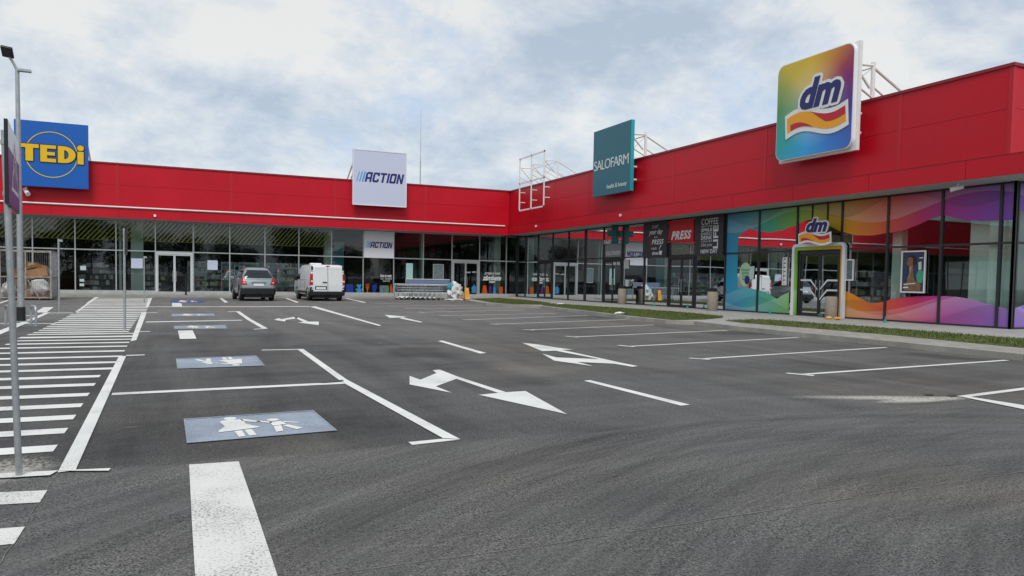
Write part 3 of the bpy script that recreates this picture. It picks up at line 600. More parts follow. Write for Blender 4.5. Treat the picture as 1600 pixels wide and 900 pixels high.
mb.box(-45, XR-DU, YL-DU-.05, YL+.3, ZT-.1, ZT); mb.box(XR-DU-.05, XR+.3, YE-.05, YL-DU-.05, ZT-.1, ZT); mb.box(XR+.3, XE, YE-.05, YE+.4, ZT-.1, ZT)
mb.box(XR-DU-.05, XR-DU, YL-DU-.05, YL-DU+.001, ZT-.1, ZT)
mb.build('parapet_coping', 'red_dark', B)
# lower band
mb = MB(); ebx, eby = XR-DB, 13.2
mb.box(-45, ebx+.03, YL-DB+.03, YL-DU+.2, ZB+.02, ZS-.01, 1); mb.box(ebx+.03, XR-DU+.2, eby+.03, YL-DB+.03, ZB+.02, ZS-.01, 1); mb.box(XR-DU+.2, XE, eby+.03, YE+.2, ZB+.02, ZS-.01, 1)
bl, br_ = FL(YL-DB), FR(XR-DB)
xb = [ebx-.02]+[18.0-3.58*k for k in range(18)]
for a, b in zip(xb, xb[1:]): slab(mb, bl, b+.008, a-.008, ZB, ZS, 0, -.028)
yb_ = [eby, 15.73, 19.35, 22.97, 26.56, 30.24, 33.87, 37.58, 41.29, 44.9, 48.5, YL-DB-.001]
for a, b in zip(yb_, yb_[1:]): slab(mb, br_, a+.008, b-.008, ZB, ZS, 0, -.028)
for k in range(10): mb.box(XR-DB+.0281+3.58*k+.008, XR-DB+3.58*(k+1), eby, eby+.028, ZB, ZS)
mb.build('lower_band', ['red', 'red_seam'], B)
mb = MB()       # top ledge of the band and soffit
mb.box(-45, ebx, YL-DB-.01, YL-DU-.0, ZS, ZS+.02); mb.box(ebx-.01, XR-DU, eby-.01, YL-DB-.01, ZS, ZS+.02); mb.box(XR-DU, XE, eby-.01, YE, ZS, ZS+.02)
mb.build('band_ledge', 'red_dark', B)
mb = MB()
mb.box(-45, XR-DB+.03, YL-DB+.03, YL+.4, ZB-.012, ZB+.018); mb.box(XR-DB+.03, XR+.4, eby+.03, YL-DB+.03, ZB-.012, ZB+.018); mb.box(XR+.4, XE, eby+.03, 15.4, ZB-.012, ZB+.018)
mb.build('soffit', 'soffit', B)
# cladding under-face (closes the step) and roof
mb = MB(); mb.box(-45, XE, YL+.2, YL+27, ZT-.62, ZT-.5); mb.box(XR+.2, XE, YE+.7, YL+.2, ZT-.62, ZT-.5); mb.build('roof', 'concrete', B)
# white conduit along the ledge of the left wing
mb = MB(); mb.tube((-45, YL-DB-.05, ZS+.05), (XR-DB-.3, YL-DB-.05, ZS+.05), .05, n=10)
for k in range(30): mb.box(-44+k*2.24, -43.94+k*2.24, YL-DB-.06, YL-DU, ZS+.02, ZS+.045)
mb.build('white_pipe', 'white', B)
# shop interiors
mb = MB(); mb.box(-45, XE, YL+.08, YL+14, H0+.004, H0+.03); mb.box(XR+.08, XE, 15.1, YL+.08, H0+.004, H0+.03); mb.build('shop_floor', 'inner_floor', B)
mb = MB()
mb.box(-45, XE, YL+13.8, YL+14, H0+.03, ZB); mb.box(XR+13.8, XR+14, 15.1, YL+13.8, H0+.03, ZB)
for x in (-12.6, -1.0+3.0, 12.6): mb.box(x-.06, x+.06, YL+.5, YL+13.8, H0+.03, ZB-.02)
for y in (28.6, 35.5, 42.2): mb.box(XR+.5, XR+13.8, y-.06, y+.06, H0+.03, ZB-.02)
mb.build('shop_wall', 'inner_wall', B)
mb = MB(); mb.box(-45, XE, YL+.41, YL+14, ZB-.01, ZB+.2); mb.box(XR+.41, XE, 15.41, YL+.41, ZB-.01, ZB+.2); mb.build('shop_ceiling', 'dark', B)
mb = MB()
for x0, x1, d in [(PY(204.5, 420, YL+.5)[0], PY(224, 420, YL+.5)[0], .5), (PY(186, 420, YL+.3)[0], PY(190, 420, YL+.3)[0], .3), (PY(507, 400, YL+.5)[0], PY(519, 400, YL+.5)[0], .5), (PY(301, 400, YL+.3)[0], PY(304.5, 400, YL+.3)[0], .3), (PY(657, 420, YL+.4)[0], PY(661, 420, YL+.4)[0], .3), (PY(771, 420, YL+.6)[0], PY(781, 420, YL+.6)[0], .5)]:
    mb.box(x0, x1, YL+d, YL+d+.5, H0+.03, ZB-.02); mb.build('column', 'inner_pale', B, bevel=.01); mb = MB()
for y0, y1, d, zt in [(PX(1514, 420, XR+.5)[0], 15.5, .5, 4.0), (PX(1180-14, 420, XR+.5)[0], PX(1180, 420, XR+.5)[0], .5, 4.7), (PX(1393, 420, XR+.5)[0], PX(1408, 420, XR+.5)[0], .5, 4.7), (PX(918, 420, XR+.5)[0], PX(941, 420, XR+.5)[0], .5, 4.7), (PX(866, 420, XR+.6)[0], PX(886, 420, XR+.6)[0], .6, 4.7), (PX(890, 420, XR+.9)[0], PX(911, 420, XR+.9)[0], .9, 4.7)]:
    mb.box(XR+d, XR+d+.3, min(y0, y1), max(y0, y1), H0+.03, zt); mb.build('column', 'inner_pale', B, bevel=.01); mb = MB()
for x0, x1 in [(24.15, 24.5), (25.2, 32)]: mb.box(x0, x1, 15.6, 15.9, H0+.03, 4.0); mb.build('column', 'inner_pale', B, bevel=.01); mb = MB()
mb = MB(); mb.box(PY(519.5, 400, YL+.5)[0], PY(537, 400, YL+.5)[0], YL+.4, YL+.45, 2.0-1.85, 3.9); mb.build('teal_banner', mat('teal banner', (.03, .22, .27), .6), B)

# plinth under the left glass
mb = MB(); mb.box(-45, XR-.05, YL-.10, YL+.06, H0-.02, H0+.16); mb.build('plinth', 'plinth', B, bevel=.01)

ZTR, ZG = 2.86, 4.79            # transom, top of glass
def shop_window(F, u0, u1, m, fw=.07, lower=True, upper=True, zb=H0+.16, mats=None):
    """one bay: frame with upper and lower pane"""
    a, b = min(u0, u1), max(u0, u1); mb = MB(); z0 = zb
    slab(mb, F, a-fw/2+.002, a+fw/2, z0, ZG, .05, -.06)
    slab(mb, F, a+fw/2, b-fw/2, ZTR-.035, ZTR+.035, .045, -.055); slab(mb, F, a+fw/2, b-fw/2, ZG-.06, ZG, .045, -.055)
    if lower: slab(mb, F, a+fw/2, b-fw/2, z0, z0+.06, .045, -.055)
    f = mb.build('shop_window', m, B)
    if upper: p = MB(); quad(p, F, a+fw/2, b-fw/2, ZTR+.035, ZG-.06, 0); p.build('pane', 'glass', f)
    if lower: p = MB(); quad(p, F, a+fw/2, b-fw/2, z0+.06, ZTR-.035, .0); p.build('pane', 'glass', f)
    return f
LX = [23.08-2.236*k for k in range(30)]
FLg, FRg = FL(YL), FR(XR)
def door(F, a, b, m, header_m=None, n_leaf=2, zb=H0, fw=.09, light=False, pad=0.0):
    """glazed double door filling the bay under the transom"""
    a, b = min(a, b)+.04+pad, max(a, b)-.04-pad; mb = MB(); zt = ZTR-.04
    slab(mb, F, a, a+fw, zb, zt, .07, -.05); slab(mb, F, b-fw, b, zb, zt, .07, -.05); slab(mb, F, a+fw, b-fw, zt-.12, zt, .07, -.05)
    d = mb.build('entrance_door', m, B); mid = (a+b)/2
    for s, (p, q) in enumerate(((a+fw+.01, mid-.005), (mid+.005, b-fw-.01))):
        l = MB(); fr2 = .055
        slab(l, F, p, p+fr2, zb+.02, zt-.13, .04, -.02); slab(l, F, q-fr2, q, zb+.02, zt-.13, .04, -.02); slab(l, F, p+fr2, q-fr2, zb+.02, zb+.14, .04, -.02); slab(l, F, p+fr2, q-fr2, zt-.2, zt-.13, .04, -.02)
        quad(l, F, p+fr2, q-fr2, zb+.14, zt-.2, 0, 1); l.build('door_leaf', [m, 'glass'], d)
        h = MB(); hx = q-.10 if s == 0 else p+.10; A_, B_ = F(hx, zb+.8, .10), F(hx, zb+1.5, .10)
        h.tube(A_, B_, .015); h.tube(F(hx, zb+.85, .04), F(hx, zb+.85, .1), .01); h.tube(F(hx, zb+1.45, .04), F(hx, zb+1.45, .1), .01); h.build('handle', 'steel', d)
    return d
door_bays_L = {10: 'alu', 1: 'alu'}
for k in range(len(LX)-1):
    u1, u0 = LX[k], LX[k+1]; isdoor = k in (10, 1)
    # the bay with the white store panel has no upper pane behind it
    w_ = shop_window(FLg, u0, u1, 'alu', lower=not isdoor)
    if k >= 6 and k != 5:
        # diagonal striped film inside the upper pane
        mb = MB(); z0, z1 = 3.52, ZG-.07; a, b = u0+.05, u1-.05
        per = .27; kx = math.floor((a-2.0)/per)
        s = kx*per
        while s < b:
            q = [(s, z0), (s+.10, z0), (s+.10+(z1-z0)*.85, z1), (s+(z1-z0)*.85, z1)]
            def clip(P, f_in, inter):
                out = []
                for i in range(len(P)):
                    A, C_ = P[i], P[(i+1) % len(P)]
                    if f_in(A): out.append(A)
                    if f_in(A) != f_in(C_): out.append(inter(A, C_))
                return out
            def cut(xc): return lambda A, C_: (xc, A[1]+(C_[1]-A[1])*(xc-A[0])/(C_[0]-A[0]))
            q = clip(q, lambda p: p[0] >= a, cut(a)); q = clip(q, lambda p: p[0] <= b, cut(b)) if q else q
            if len(q) > 2: mb.poly([FLg(x, z, .004) for x, z in q])
            s += per
        mb.poly([FLg(a, z0-.03, .004), FLg(b, z0-.03, .004), FLg(b, z0-.005, .004), FLg(a, z0-.005, .004)])
        mb.build('striped_film', 'lime', w_)
# corner post and last narrow piece
shop_window(FLg, LX[0], XR-.06, 'alu')
mb = MB(); mb.box(XR-.10, XR+.10, YL-.10, YL+.06, H0, ZG); mb.build('corner_post', 'dark', B)
door(FLg, LX[2], LX[1], 'alu'); dd = door(FLg, LX[11], LX[10], 'lettergrey', fw=.06)
RY = [15.0, 15.44, 17.45, 19.60, 21.70, 24.05, 26.33, 28.59, 30.85, 33.15, 35.45, 37.70, 39.93, 42.20, 44.50, 46.85, 49.20, 51.40, 52.86]
for k in range(len(RY)-1):
    isdoor = k in (4, 8, 11, 15)
    shop_window(FRg, RY[k], RY[k+1], 'dark', fw=.20 if k in (13,) else .09, lower=not isdoor, zb=H0)
for k in (8, 11, 15): door(FRg, RY[k], RY[k+1], 'dark')
FE = FL(15.0)
EX = [24.0+2.24*k for k in range(1, 12)]
mb = MB(); mb.box(XR-.05, XR+.06, 14.95, 15.06, H0, ZG); mb.build('corner_post', 'dark', B)
for a, b in zip([24.06]+EX, EX): shop_window(FE, a, b, 'dark', fw=.09, zb=H0)
# extra short mullions over the big entrance
mb = MB()
for u in (22.45, 23.25): slab(mb, FRg, u-.03, u+.03, ZTR+.035, ZG-.06, .04, -.05)
mb.build('mullion', 'dark', B)

# rainbow film behind the glass of the end shop
def film_poly(pts): return [PX(x, y, XR) for x, y in pts]
r7 = lambda x, y: (1110+x/3.75, 280+y/3.75)
r8 = lambda x, y: (1340+x/3.104, 260+y/3.104)
low_top = film_poly([r7(*p) for p in [(92, 352), (130, 345), (175, 325), (230, 290), (290, 305), (350, 312), (420, 300), (500, 270), (560, 240), (620, 236), (700, 275), (760, 305), (850, 328), (950, 330), (1035, 315)]]+[r8(*p) for p in [(160, 322), (230, 307), (290, 285), (350, 257), (405, 236), (440, 240), (520, 260), (600, 266), (700, 262)]])
low_bot = film_poly([r7(*p) for p in [(85, 655), (130, 640), (200, 635), (280, 648), (340, 670), (390, 700), (430, 675), (462, 660)]])
low_bot2 = film_poly([r7(*p) for p in [(785, 652), (830, 670), (890, 705), (950, 730), (1010, 718), (1035, 712)]]+[r8(*p) for p in [(150, 648), (200, 637), (300, 630), (400, 628), (480, 632), (560, 645), (620, 665), (690, 690)]])
def film_strip(mb, pts, edge, n=.004):
    for (ya, za), (yb2, zb2) in zip(pts, pts[1:]): mb.poly([FRg(ya, za, n), FRg(yb2, zb2, n), FRg(yb2, edge, n), FRg(ya, edge, n)])
low_top[0] = (28.52, low_top[0][1]); low_top[-1] = (15.05, low_top[-1][1]); low_bot[0] = (28.52, low_bot[0][1]); low_bot2[-1] = (15.05, low_bot2[-1][1])
mb = MB(); film_strip(mb, low_top, ZG-.05); mb.build('window_film', 'film', B); mb = MB(); film_strip(mb, low_bot2, H0+.05); mb.build('window_film', 'film', B); mb = MB(); film_strip(mb, low_bot, H0+.05)
yv = PX(1152.5, 420, XR)[0]
zt_, zb_ = low_top[2][1]+.03, low_bot[1][1]-.05
mb.poly([FRg(28.52, zb_, .006), FRg(yv, zb_, .006), FRg(yv, zt_, .006), FRg(28.52, zt_, .006)])
e1 = [(24.06, 3.85), (25, 3.95), (26, 4.1), (28, 3.7), (31, 4.2)]; e2 = [(24.06, .75), (25, 1.0), (26.5, 1.35), (28, 1.1), (31, .8)]
for P_, ed in ((e1, ZG-.05), (e2, H0+.05)):
    for (xa, za), (xb2, zb2) in zip(P_, P_[1:]): mb.poly([(xa, 14.996, za), (xb2, 14.996, zb2), (xb2, 14.996, ed), (xa, 14.996, ed)])
mb.build('window_film', 'film', B)
# entrance surround: rounded white frame with coloured inner lining
def arch(u0, u1, z0, z1, r):
    pts = [(u0, z0)]
    for k in range(7): t = math.pi-k*math.pi/12; pts.append((u0+r+r*math.cos(t) if u0 < u1 else u0-r-r*math.cos(t), z1-r+r*math.sin(t)))
    for k in range(7): t = math.pi/2-k*math.pi/12; pts.append((u1-r+r*math.cos(t) if u0 < u1 else u1+r-r*math.cos(t), z1-r+r*math.sin(t)))
    return pts+[(u1, z0)]
uL, uR = PX(1236.5, 440, XR-.16)[0], PX(1319, 440, XR-.16)[0]
zt = PX(1278, 380, XR-.16)[1]
o1, i1 = arch(uL, uR, H0, zt, .20), arch(uL-.13, uR+.13, H0, zt-.13, .10)
mb = MB()
def frame_ring(mb, A, Bq, n0, n1, mi=0):
    for k in range(len(A)-1):
        mb.poly([FRg(*A[k], n0), FRg(*A[k+1], n0), FRg(*Bq[k+1], n0), FRg(*Bq[k], n0)], mi)
        mb.poly([FRg(*A[k], n0), FRg(*A[k+1], n0), FRg(*A[k+1], n1), FRg(*A[k], n1)], mi)
        mb.poly([FRg(*Bq[k], n0), FRg(*Bq[k+1], n0), FRg(*Bq[k+1], n1), FRg(*Bq[k], n1)], mi)
frame_ring(mb, o1, i1, .18, .06)
por = mb.build('entrance_surround', 'offwhite', B)
i2 = arch(uL-.24, uR+.24, H0, zt-.27, .05); mb = MB(); frame_ring(mb, arch(uL-.132, uR+.132, H0, zt-.132, .10), i2, .14, .06); mb.build('surround_lining', 'film', por)
d = door(FRg, uL-.29+.02, uR+.29-.02, 'dark')
mb = MB(); ym = (uL+uR)/2
for z in (1.15, 1.55):      # V-shaped white bands across the leaves
    for s in (1, -1):
        pts = [(ym+s*1.02, z+.03), (ym+s*.45, z+.03), (ym+s*.06, z-.36), (ym+s*.06, z-.28), (ym+s*.42, z+.10), (ym+s*1.02, z+.10)]
        for q in (([0, 1, 4, 5]), ([1, 2, 3, 4])): mb.poly([FRg(*pts[k], .045) for k in q])
mb.build('door_marking', 'lettergrey', d)

# window stickers of the left wing
stk = MB(); F = FL(YL); nn = -.02
def B4(x0, y0, x1, y1): a, b = PY(x0, y1, YL), PY(x1, y0, YL); return a[0], b[0], a[1], b[1]
def rect(x0, y0, x1, y1, m, name='window_sticker'):
    a, b, c, d_ = B4(x0, y0, x1, y1); mb = MB(); quad(mb, F, a, b, c, d_, .012); return mb.build(name, m, B)
def blob(pts, m): mb = MB(); mb.poly([F(*PY(x, y, YL), .012) for x, y in pts]); return mb.build('window_sticker', m, B)
blob([(541, 444), (551, 444), (553, 457), (549, 458), (543, 458), (540.5, 456)], 'vblue')
def bear(cx_, cy_, s, m):
    mb = MB()
    def dd_(x, y, rx, ry): mb.poly([F(*PY(cx_+s*(x+rx*math.cos(t*.45)), cy_+s*(y+ry*math.sin(t*.45)), YL), .012+.001*len(mb.f)) for t in range(14)])
    for a in ((0, 3, 3.6, 4.2), (0, -3.5, 3, 2.6), (-2.6, -5.6, 1.2, 1.2), (2.6, -5.6, 1.2, 1.2), (-4, 1, 1.8, 1.2), (4, 1, 1.8, 1.2), (-2.8, 6.4, 1.7, 1.5), (2.8, 6.4, 1.7, 1.5)): dd_(*a)
    mb.build('window_sticker', m, B)
bear(561, 451, 1.05, 'vsky')
for bx in (571.5, 573.6, 575.7): blob([(bx, 443), (bx+1, 443), (bx+1, 449), (bx, 449)], 'orange')
blob([(571.5, 449), (576.7, 449), (575, 452), (575, 459), (573.2, 459), (573.2, 452)], 'orange')
blob([(581, 446), (588, 443), (589, 447), (586, 458), (583, 459)], 'vblue')
rect(593, 446, 607.5, 459.5, 'olive')
mb = MB()
for t in range(8):
    a0, a1 = math.pi*t/8, math.pi*(t+1)/8
    mb.poly([F(*PY(600.5+r_*math.cos(a_), 454-r_*1.0*math.sin(a_), YL), .016) for r_, a_ in ((6.4, a0), (6.4, a1), (5.0, a1), (5.0, a0))])
for sx_ in (-5.4, 3.2): mb.poly([F(*PY(600.5+sx_+dx, y, YL), .018) for dx, y in ((0, 452.5), (2.6, 452.5), (2.6, 458.5), (0, 458.5))])
mb.build('window_sticker', 'vsky', B)
blob([(609, 449), (611, 443), (612.8, 449), (613, 460), (609.5, 460)], 'orange')
blob([(736, 451), (740.5, 444.5), (745, 450), (743.6, 451), (743.6, 457.6), (737, 457.6), (737, 451)], 'vsky')
blob([(755, 446), (759.5, 446), (761.6, 459), (753, 459)], 'orange'); blob([(763.5, 449), (766, 446), (768, 449), (768, 460), (764, 460)], 'vpurple'); blob([(771, 450), (772.5, 446), (774, 450), (775, 460), (770, 460)], 'vsky'); rect(779.5, 448, 785.5, 459.5, 'orange')
def wtext(txt, x0, y0, x1, y1, m='lettergrey', **k):
    a, b, c, d_ = B4(x0, y0, x1, y1); return text_mb(txt, F, (a, b, c, d_), n=.014, depth=0, **k).build('window_lettering', m, B)
wtext('prețuri mici', 757, 425, 782, 430, shear=.3, bold=.015); wtext('zâmbete', 754, 430.5, 783, 438, shear=.3, bold=.03); wtext('mari', 764, 438.5, 774, 442, shear=.3, bold=.03)
wtext('bine ai venit', 594.5, 428.5, 612, 433, bold=.02); wtext('luni - sâmbătă\nduminică', 595, 434, 612, 440, bold=.0)
wtext('intrare', 728, 424, 735, 426.5, bold=.02); wtext('ieșire', 737.5, 424, 744.5, 426.5, bold=.02)

# ================================================================== SHELVES inside
def shelf(loc, rz, label, dark=False, h=2.0, L=2.1):
    t = thing('store_shelf', (0, 0, 0), label, 'shelf', 'shelves behind the shop windows'); mb = MB()
    for x in (-L/2, L/2-.04): mb.box(x, x+.04, 0, .5, 0, h)
    lv = [k*h/5+.08 for k in range(5)]
    for z in lv: mb.box(-L/2+.04, L/2-.04, .01, .5, z, z+.03)
    mb.box(-L/2+.04, L/2-.04, .5, .52, .0, h); mb.build('rack', 'galv' if not dark else 'dark', t)
    mb = MB(); r = random.Random(int(loc[0]*10+loc[1]*7))
    for z in lv:
        x = -L/2+.06
        while x < L/2-.2:
            w_ = r.uniform(.1, .3); hh = r.uniform(.16, .32)
            if x+w_ > L/2-.05: break
            if r.random() < .9: mb.box(x, x+w_-.02, .03+r.random()*.08, .42, z+.032, z+.03+hh, r.choice([0, 0, 2, 1, 3, 4, 5, 6] if not dark else [2, 3, 6, 6, 0]))
            x += w_
    o = mb.build('goods', GOODS, t); o['kind'] = 'stuff'
    t.location = loc; t.rotation_euler = (0, 0, rz); return t
for i, (px_, lab, dk, dep) in enumerate([(320, 'shelf of mixed boxes just left of the parked silver car', 0, .35), (348, 'shelf of boxes directly above the left edge of the silver car', 0, .35), (392, 'tall shelf of pale boxes seen over the silver car roof', 0, .35), (438, 'shelf of pale goods between silver car and white van', 0, .35), (487, 'shelf of boxes hidden partly by the white van', 0, .35), (150, 'dim shelf of goods left of the pale green column', 1, 1.6), (235, 'dim shelf just left of the white framed entrance door', 1, 1.2), (60, 'dim shelf behind the wire cage of cardboard', 1, 2.4)]):
    x = PY(px_, 430, YL+dep)[0]; shelf((x, YL+dep, H0+.03), 0, lab, bool(dk), 2.15 if not dk else 1.9)
for i, (px_, lab) in enumerate([(1360, 'dim shelf seen through the window between entrance and framed poster'), (1160, 'dim shelf behind the green and blue window film'), (1215, 'dim shelf left of the big white framed entrance'), (1022, 'dim shelf behind the coffee shop window'), (958, 'dim shelf behind the pharmacy entrance')]):
    y_ = PX(px_, 430, XR+2.4)[0]; shelf((XR+2.4, y_, H0+.03), -math.pi/2, lab, True, 1.9)

# ================================================================== SIGNS
def truss(parent, F, us, zt=9.45, zmid=8.75, r=1.0):
    """white tube supports behind a roof sign, one frame at each u; n counts forwards from the glass plane frame"""
    for u in us:
        mb = MB(); P = lambda n, z: F(u, z, n)
        mb.tube(P(-.9, ZT-.5), P(-.9, zt+.18), .075*r); mb.tube(P(0.02, zt), P(-.9, zt+.06), .05*r)
        mb.tube(P(0.02, zt-.05), P(-.75, ZT+.5), .05*r); mb.tube(P(-.9, zt), P(-4.6, ZT-.45), .055*r); mb.tube(P(-.9, zmid), P(-2.9, ZT-.4), .04*r); mb.tube(P(0.02, zmid), P(-.9, ZT+.15), .04*r)
        mb.tube(P(0.02, 7.7), P(-.35, 7.7), .06*r); mb.tube(P(0.02, 7.0), P(-.35, 7.0), .06*r)
        for z in (zt, zmid): mb.tube(P(.04, z-.06), P(.04, z+.06), .09*r)
        mb.build('support_frame', 'white', parent, smooth=False)
    u0, u1 = us[0], us[-1]; mb = MB(); mb.tube(F(u0, zt, -.9), F(u1, zt, -.9), .03*r); mb.tube(F(u0, zt, -.9), F(u1, ZT-.2, -.9), .010); mb.tube(F(u1, zt, -.9), F(u0, ZT-.2, -.9), .010); mb.build('cross_brace', 'white', parent)
ZS0, ZS1 = 6.40, 10.20
Fs = FL(51.2)
# blue square sign
S = thing('roof_sign', (-6.9, 51.2, ZS0), 'square royal blue roof sign with thick yellow letters in a thin ring', 'sign')
xl, xr = -8.80, -5.06
mb = MB(); slab(mb, Fs, xl, xr, ZS0, ZS1, 0, -.18); mb.build('sign_panel', 'tedi_blue', S, bevel=.01)
cx_, cz_ = -6.95, 8.30
for r_, wd, m, n in ((1.32, .10, 'outline', .006), (1.32, .055, 'ringy', .012)):
    mb = MB(); K = 64
    for k in range(K):
        a0, a1 = 2*math.pi*k/K, 2*math.pi*(k+1)/K; mb.poly([Fs(cx_+q*math.cos(a), cz_+q*math.sin(a), n) for q, a in ((r_-wd/2, a0), (r_+wd/2, a0), (r_+wd/2, a1), (r_-wd/2, a1))])
    mb.build('ring', m, S)
def heavy(items, F, m, n, grow=0.0, depth=.01):
    mb = MB()
    for p in items:
        if grow:
            cxm, cym = sum(a for a, b in p)/len(p), sum(b for a, b in p)/len(p)
        mb.add(MB().poly([F(a, b, n) for a, b in p]))
    return mb
def letter_boxes():   # T E D i in a unit-height system: list of convex polygons
    T = [[(0, .78), (1.0, .78), (1.0, 1.0), (0, 1.0)], [(.30, 0), (.70, 0), (.70, .78), (.30, .78)]]
    E_ = [[(1.08, 0), (1.44, 0), (1.44, 1), (1.08, 1)], [(1.44, .80), (1.92, .80), (1.92, 1), (1.44, 1)], [(1.44, .40), (1.86, .40), (1.86, .60), (1.44, .60)], [(1.44, 0), (1.92, 0), (1.92, .21), (1.44, .21)]]
    D = [[(2.02, 0), (2.36, 0), (2.36, 1), (2.02, 1)]]
    K = 10
    for k in range(K):
        a0, a1 = -math.pi/2+math.pi*k/K, -math.pi/2+math.pi*(k+1)/K
        D.append([(2.36+.62*math.cos(a0), .5+.5*math.sin(a0)), (2.36+.62*math.cos(a1), .5+.5*math.sin(a1)), (2.36+.24*math.cos(a1), .5+.27*math.sin(a1)), (2.36+.24*math.cos(a0), .5+.27*math.sin(a0))])
    I = [[(3.08, -.02), (3.42, -.02), (3.42, .74), (3.08, .74)], [(3.25+.19*math.cos(t*math.pi/8), .96+.17*math.sin(t*math.pi/8)) for t in range(16)]]
    return T+E_+D+I
LBX = letter_boxes(); u0_, w0_, v0_, h0_ = -8.52, 3.24/3.44, 7.86, .98
def place(p, dx=0, dy=0): return [(u0_+a*w0_+dx, v0_+b*h0_+dy) for a, b in p]
mb = MB()
for k in range(12):
    a = k*math.pi/6
    for p in LBX: mb.poly([Fs(x, z, .020+k*.0006) for x, z in place(p, .05*math.cos(a), .05*math.sin(a))])
mb.build('letter_outline', 'outline', S)
mb = MB()
for p in LBX: fpoly(mb, Fs, place(p), .034, .048)
mb.build('lettering', 'yellow', S)
truss(S, FL(51.38), (-8.4, -5.25))
# white square sign
S = thing('roof_sign', (12.6, 51.2, ZS0), 'square white roof sign with navy italic letters and blue slashes', 'sign')
mb = MB(); slab(mb, Fs, 10.74, 14.54, ZS0, ZS1, 0, -.18); mb.build('sign_panel', 'lav', S, bevel=.01)
mb = MB()
for s in ((10.74, 10.79), (14.49, 14.54)): slab(mb, Fs, *s, ZS0, ZS1, .02, .001)
slab(mb, Fs, 10.79, 14.49, ZS0, ZS0+.05, .02, .001); slab(mb, Fs, 10.79, 14.49, ZS1-.05, ZS1, .02, .001); mb.build('sign_edge', 'offwhite', S)
def action(F, uL, uR, v0, v1, parent, n=.012, pp=None):
    w_ = uR-uL; h = v1-v0; mb = MB()
    # blocky slanted capitals, built on a grid: each letter from bars
    def bar(a0, b0, a1, b1, x): return [(x+a0, b0), (x+a1, b0), (x+a1, b1), (x+a0, b1)]
    t = .22; L = []
    def letter(ch, x, lw):
        if ch == 'A': return [bar(0, 0, t, .82, x), bar(lw-t, 0, lw, 1, x), [(x, .82), (x+t, .82), (x+t+.05, .8), (x+lw-t, .8), (x+lw-t, 1), (x+.18, 1)], bar(t, .30, lw-t, .48, x)]
        if ch == 'C': return [bar(0, .12, t, .88, x), [(x, .88), (x+t, .80), (x+lw, .80), (x+lw, 1), (x+.14, 1)], [(x+.14, 0), (x+lw-.1, 0), (x+lw, .12), (x+lw, .2), (x+t, .2), (x, .12)], bar(lw-t, .66, lw, .8, x), bar(lw-t, .2, lw, .34, x)]
        if ch == 'T': return [bar(0, .8, lw, 1, x), bar(lw/2-t/2, 0, lw/2+t/2, .8, x)]
        if ch == 'I': return [bar(0, 0, t, 1, x)]
        if ch == 'O': return [bar(0, .1, t, .9, x), bar(lw-t, .1, lw, .9, x), [(x, .9), (x+t, .8), (x+lw-t, .8), (x+lw, .9), (x+lw-.1, 1), (x+.1, 1)], [(x+.1, 0), (x+lw-.1, 0), (x+lw, .1), (x+lw-t, .2), (x+t, .2), (x, .1)]]
        if ch == 'N': return [bar(0, 0, t, 1, x), bar(lw-t, 0, lw, 1, x), [(x+t, 1), (x+t, .62), (x+lw-t, 0), (x+lw-t, .38)]]
    x = 0
    for ch in 'ACTION':
        lw = .22 if ch == 'I' else .74; L += letter(ch, x, lw); x += lw+.10
    x -= .10; tot = x+.25; sx0 = .17*w_
    def mpf(a, b): return uL+sx0+(a+.25*b)/tot*(w_-sx0), v0+b*h
    for i, p in enumerate(L): mb.poly([F(*mpf(a, b), n) for a, b in p])
    mb.build('lettering', 'navy', parent)
    mb = MB()
    for k in range(3):
        a = uL+k*.055*w_; wd = (.016+.008*k)*w_; mb.poly([F(a, v0, n), F(a+wd, v0, n), F(a+wd+.28*h, v1, n), F(a+.28*h, v1, n)])
    mb.build('slashes', 'slash', parent)
action(Fs, 10.98, 14.36, 8.02, 8.70, S); truss(S, FL(51.38), (11.0, 14.25))
# small white panel of the same store in the glass front
a, b = LX[5]+.03, LX[4]-.03; S = thing('shop_sign', ((a+b)/2, YL-.12, 2.95), 'white panel with navy italic letters above the shop window right of the van', 'sign')
Fq = FL(YL-.16); mb = MB(); slab(mb, Fq, a, b, 2.84, 4.76, 0, -.09); mb.build('sign_panel', 'offwhite', S); action(Fq, a+.1, b-.1, 3.55, 3.98, S)

# teal sign on the right wing
Fr = FR(22.2)
S = thing('roof_sign', (22.2, 36.3, ZS0-.04), 'tall-looking teal roof sign with thin white pharmacy lettering', 'sign')
mb = MB(); slab(mb, Fr, 34.36, 38.36, ZS0-.04, ZS1-.02, 0, -.2); slab(mb, Fr, 34.34, 34.359, ZS0-.04, ZS1-.02, .0, -.2, 1); mb.build('sign_panel', ['teal', 'teal_side'], S)
text_mb('SALOFARM', Fr, (38.22, 34.55, 7.86, 8.42), n=.014, bold=-.004, spacing=.86).build('lettering', 'lettergrey', S)
text_mb('health & beauty', Fr, (36.75, 34.7, 6.62, 6.94), n=.012, bold=-.004).build('small_lettering', 'lettergrey', S)
truss(S, FR(22.4), (38.0, 34.6))
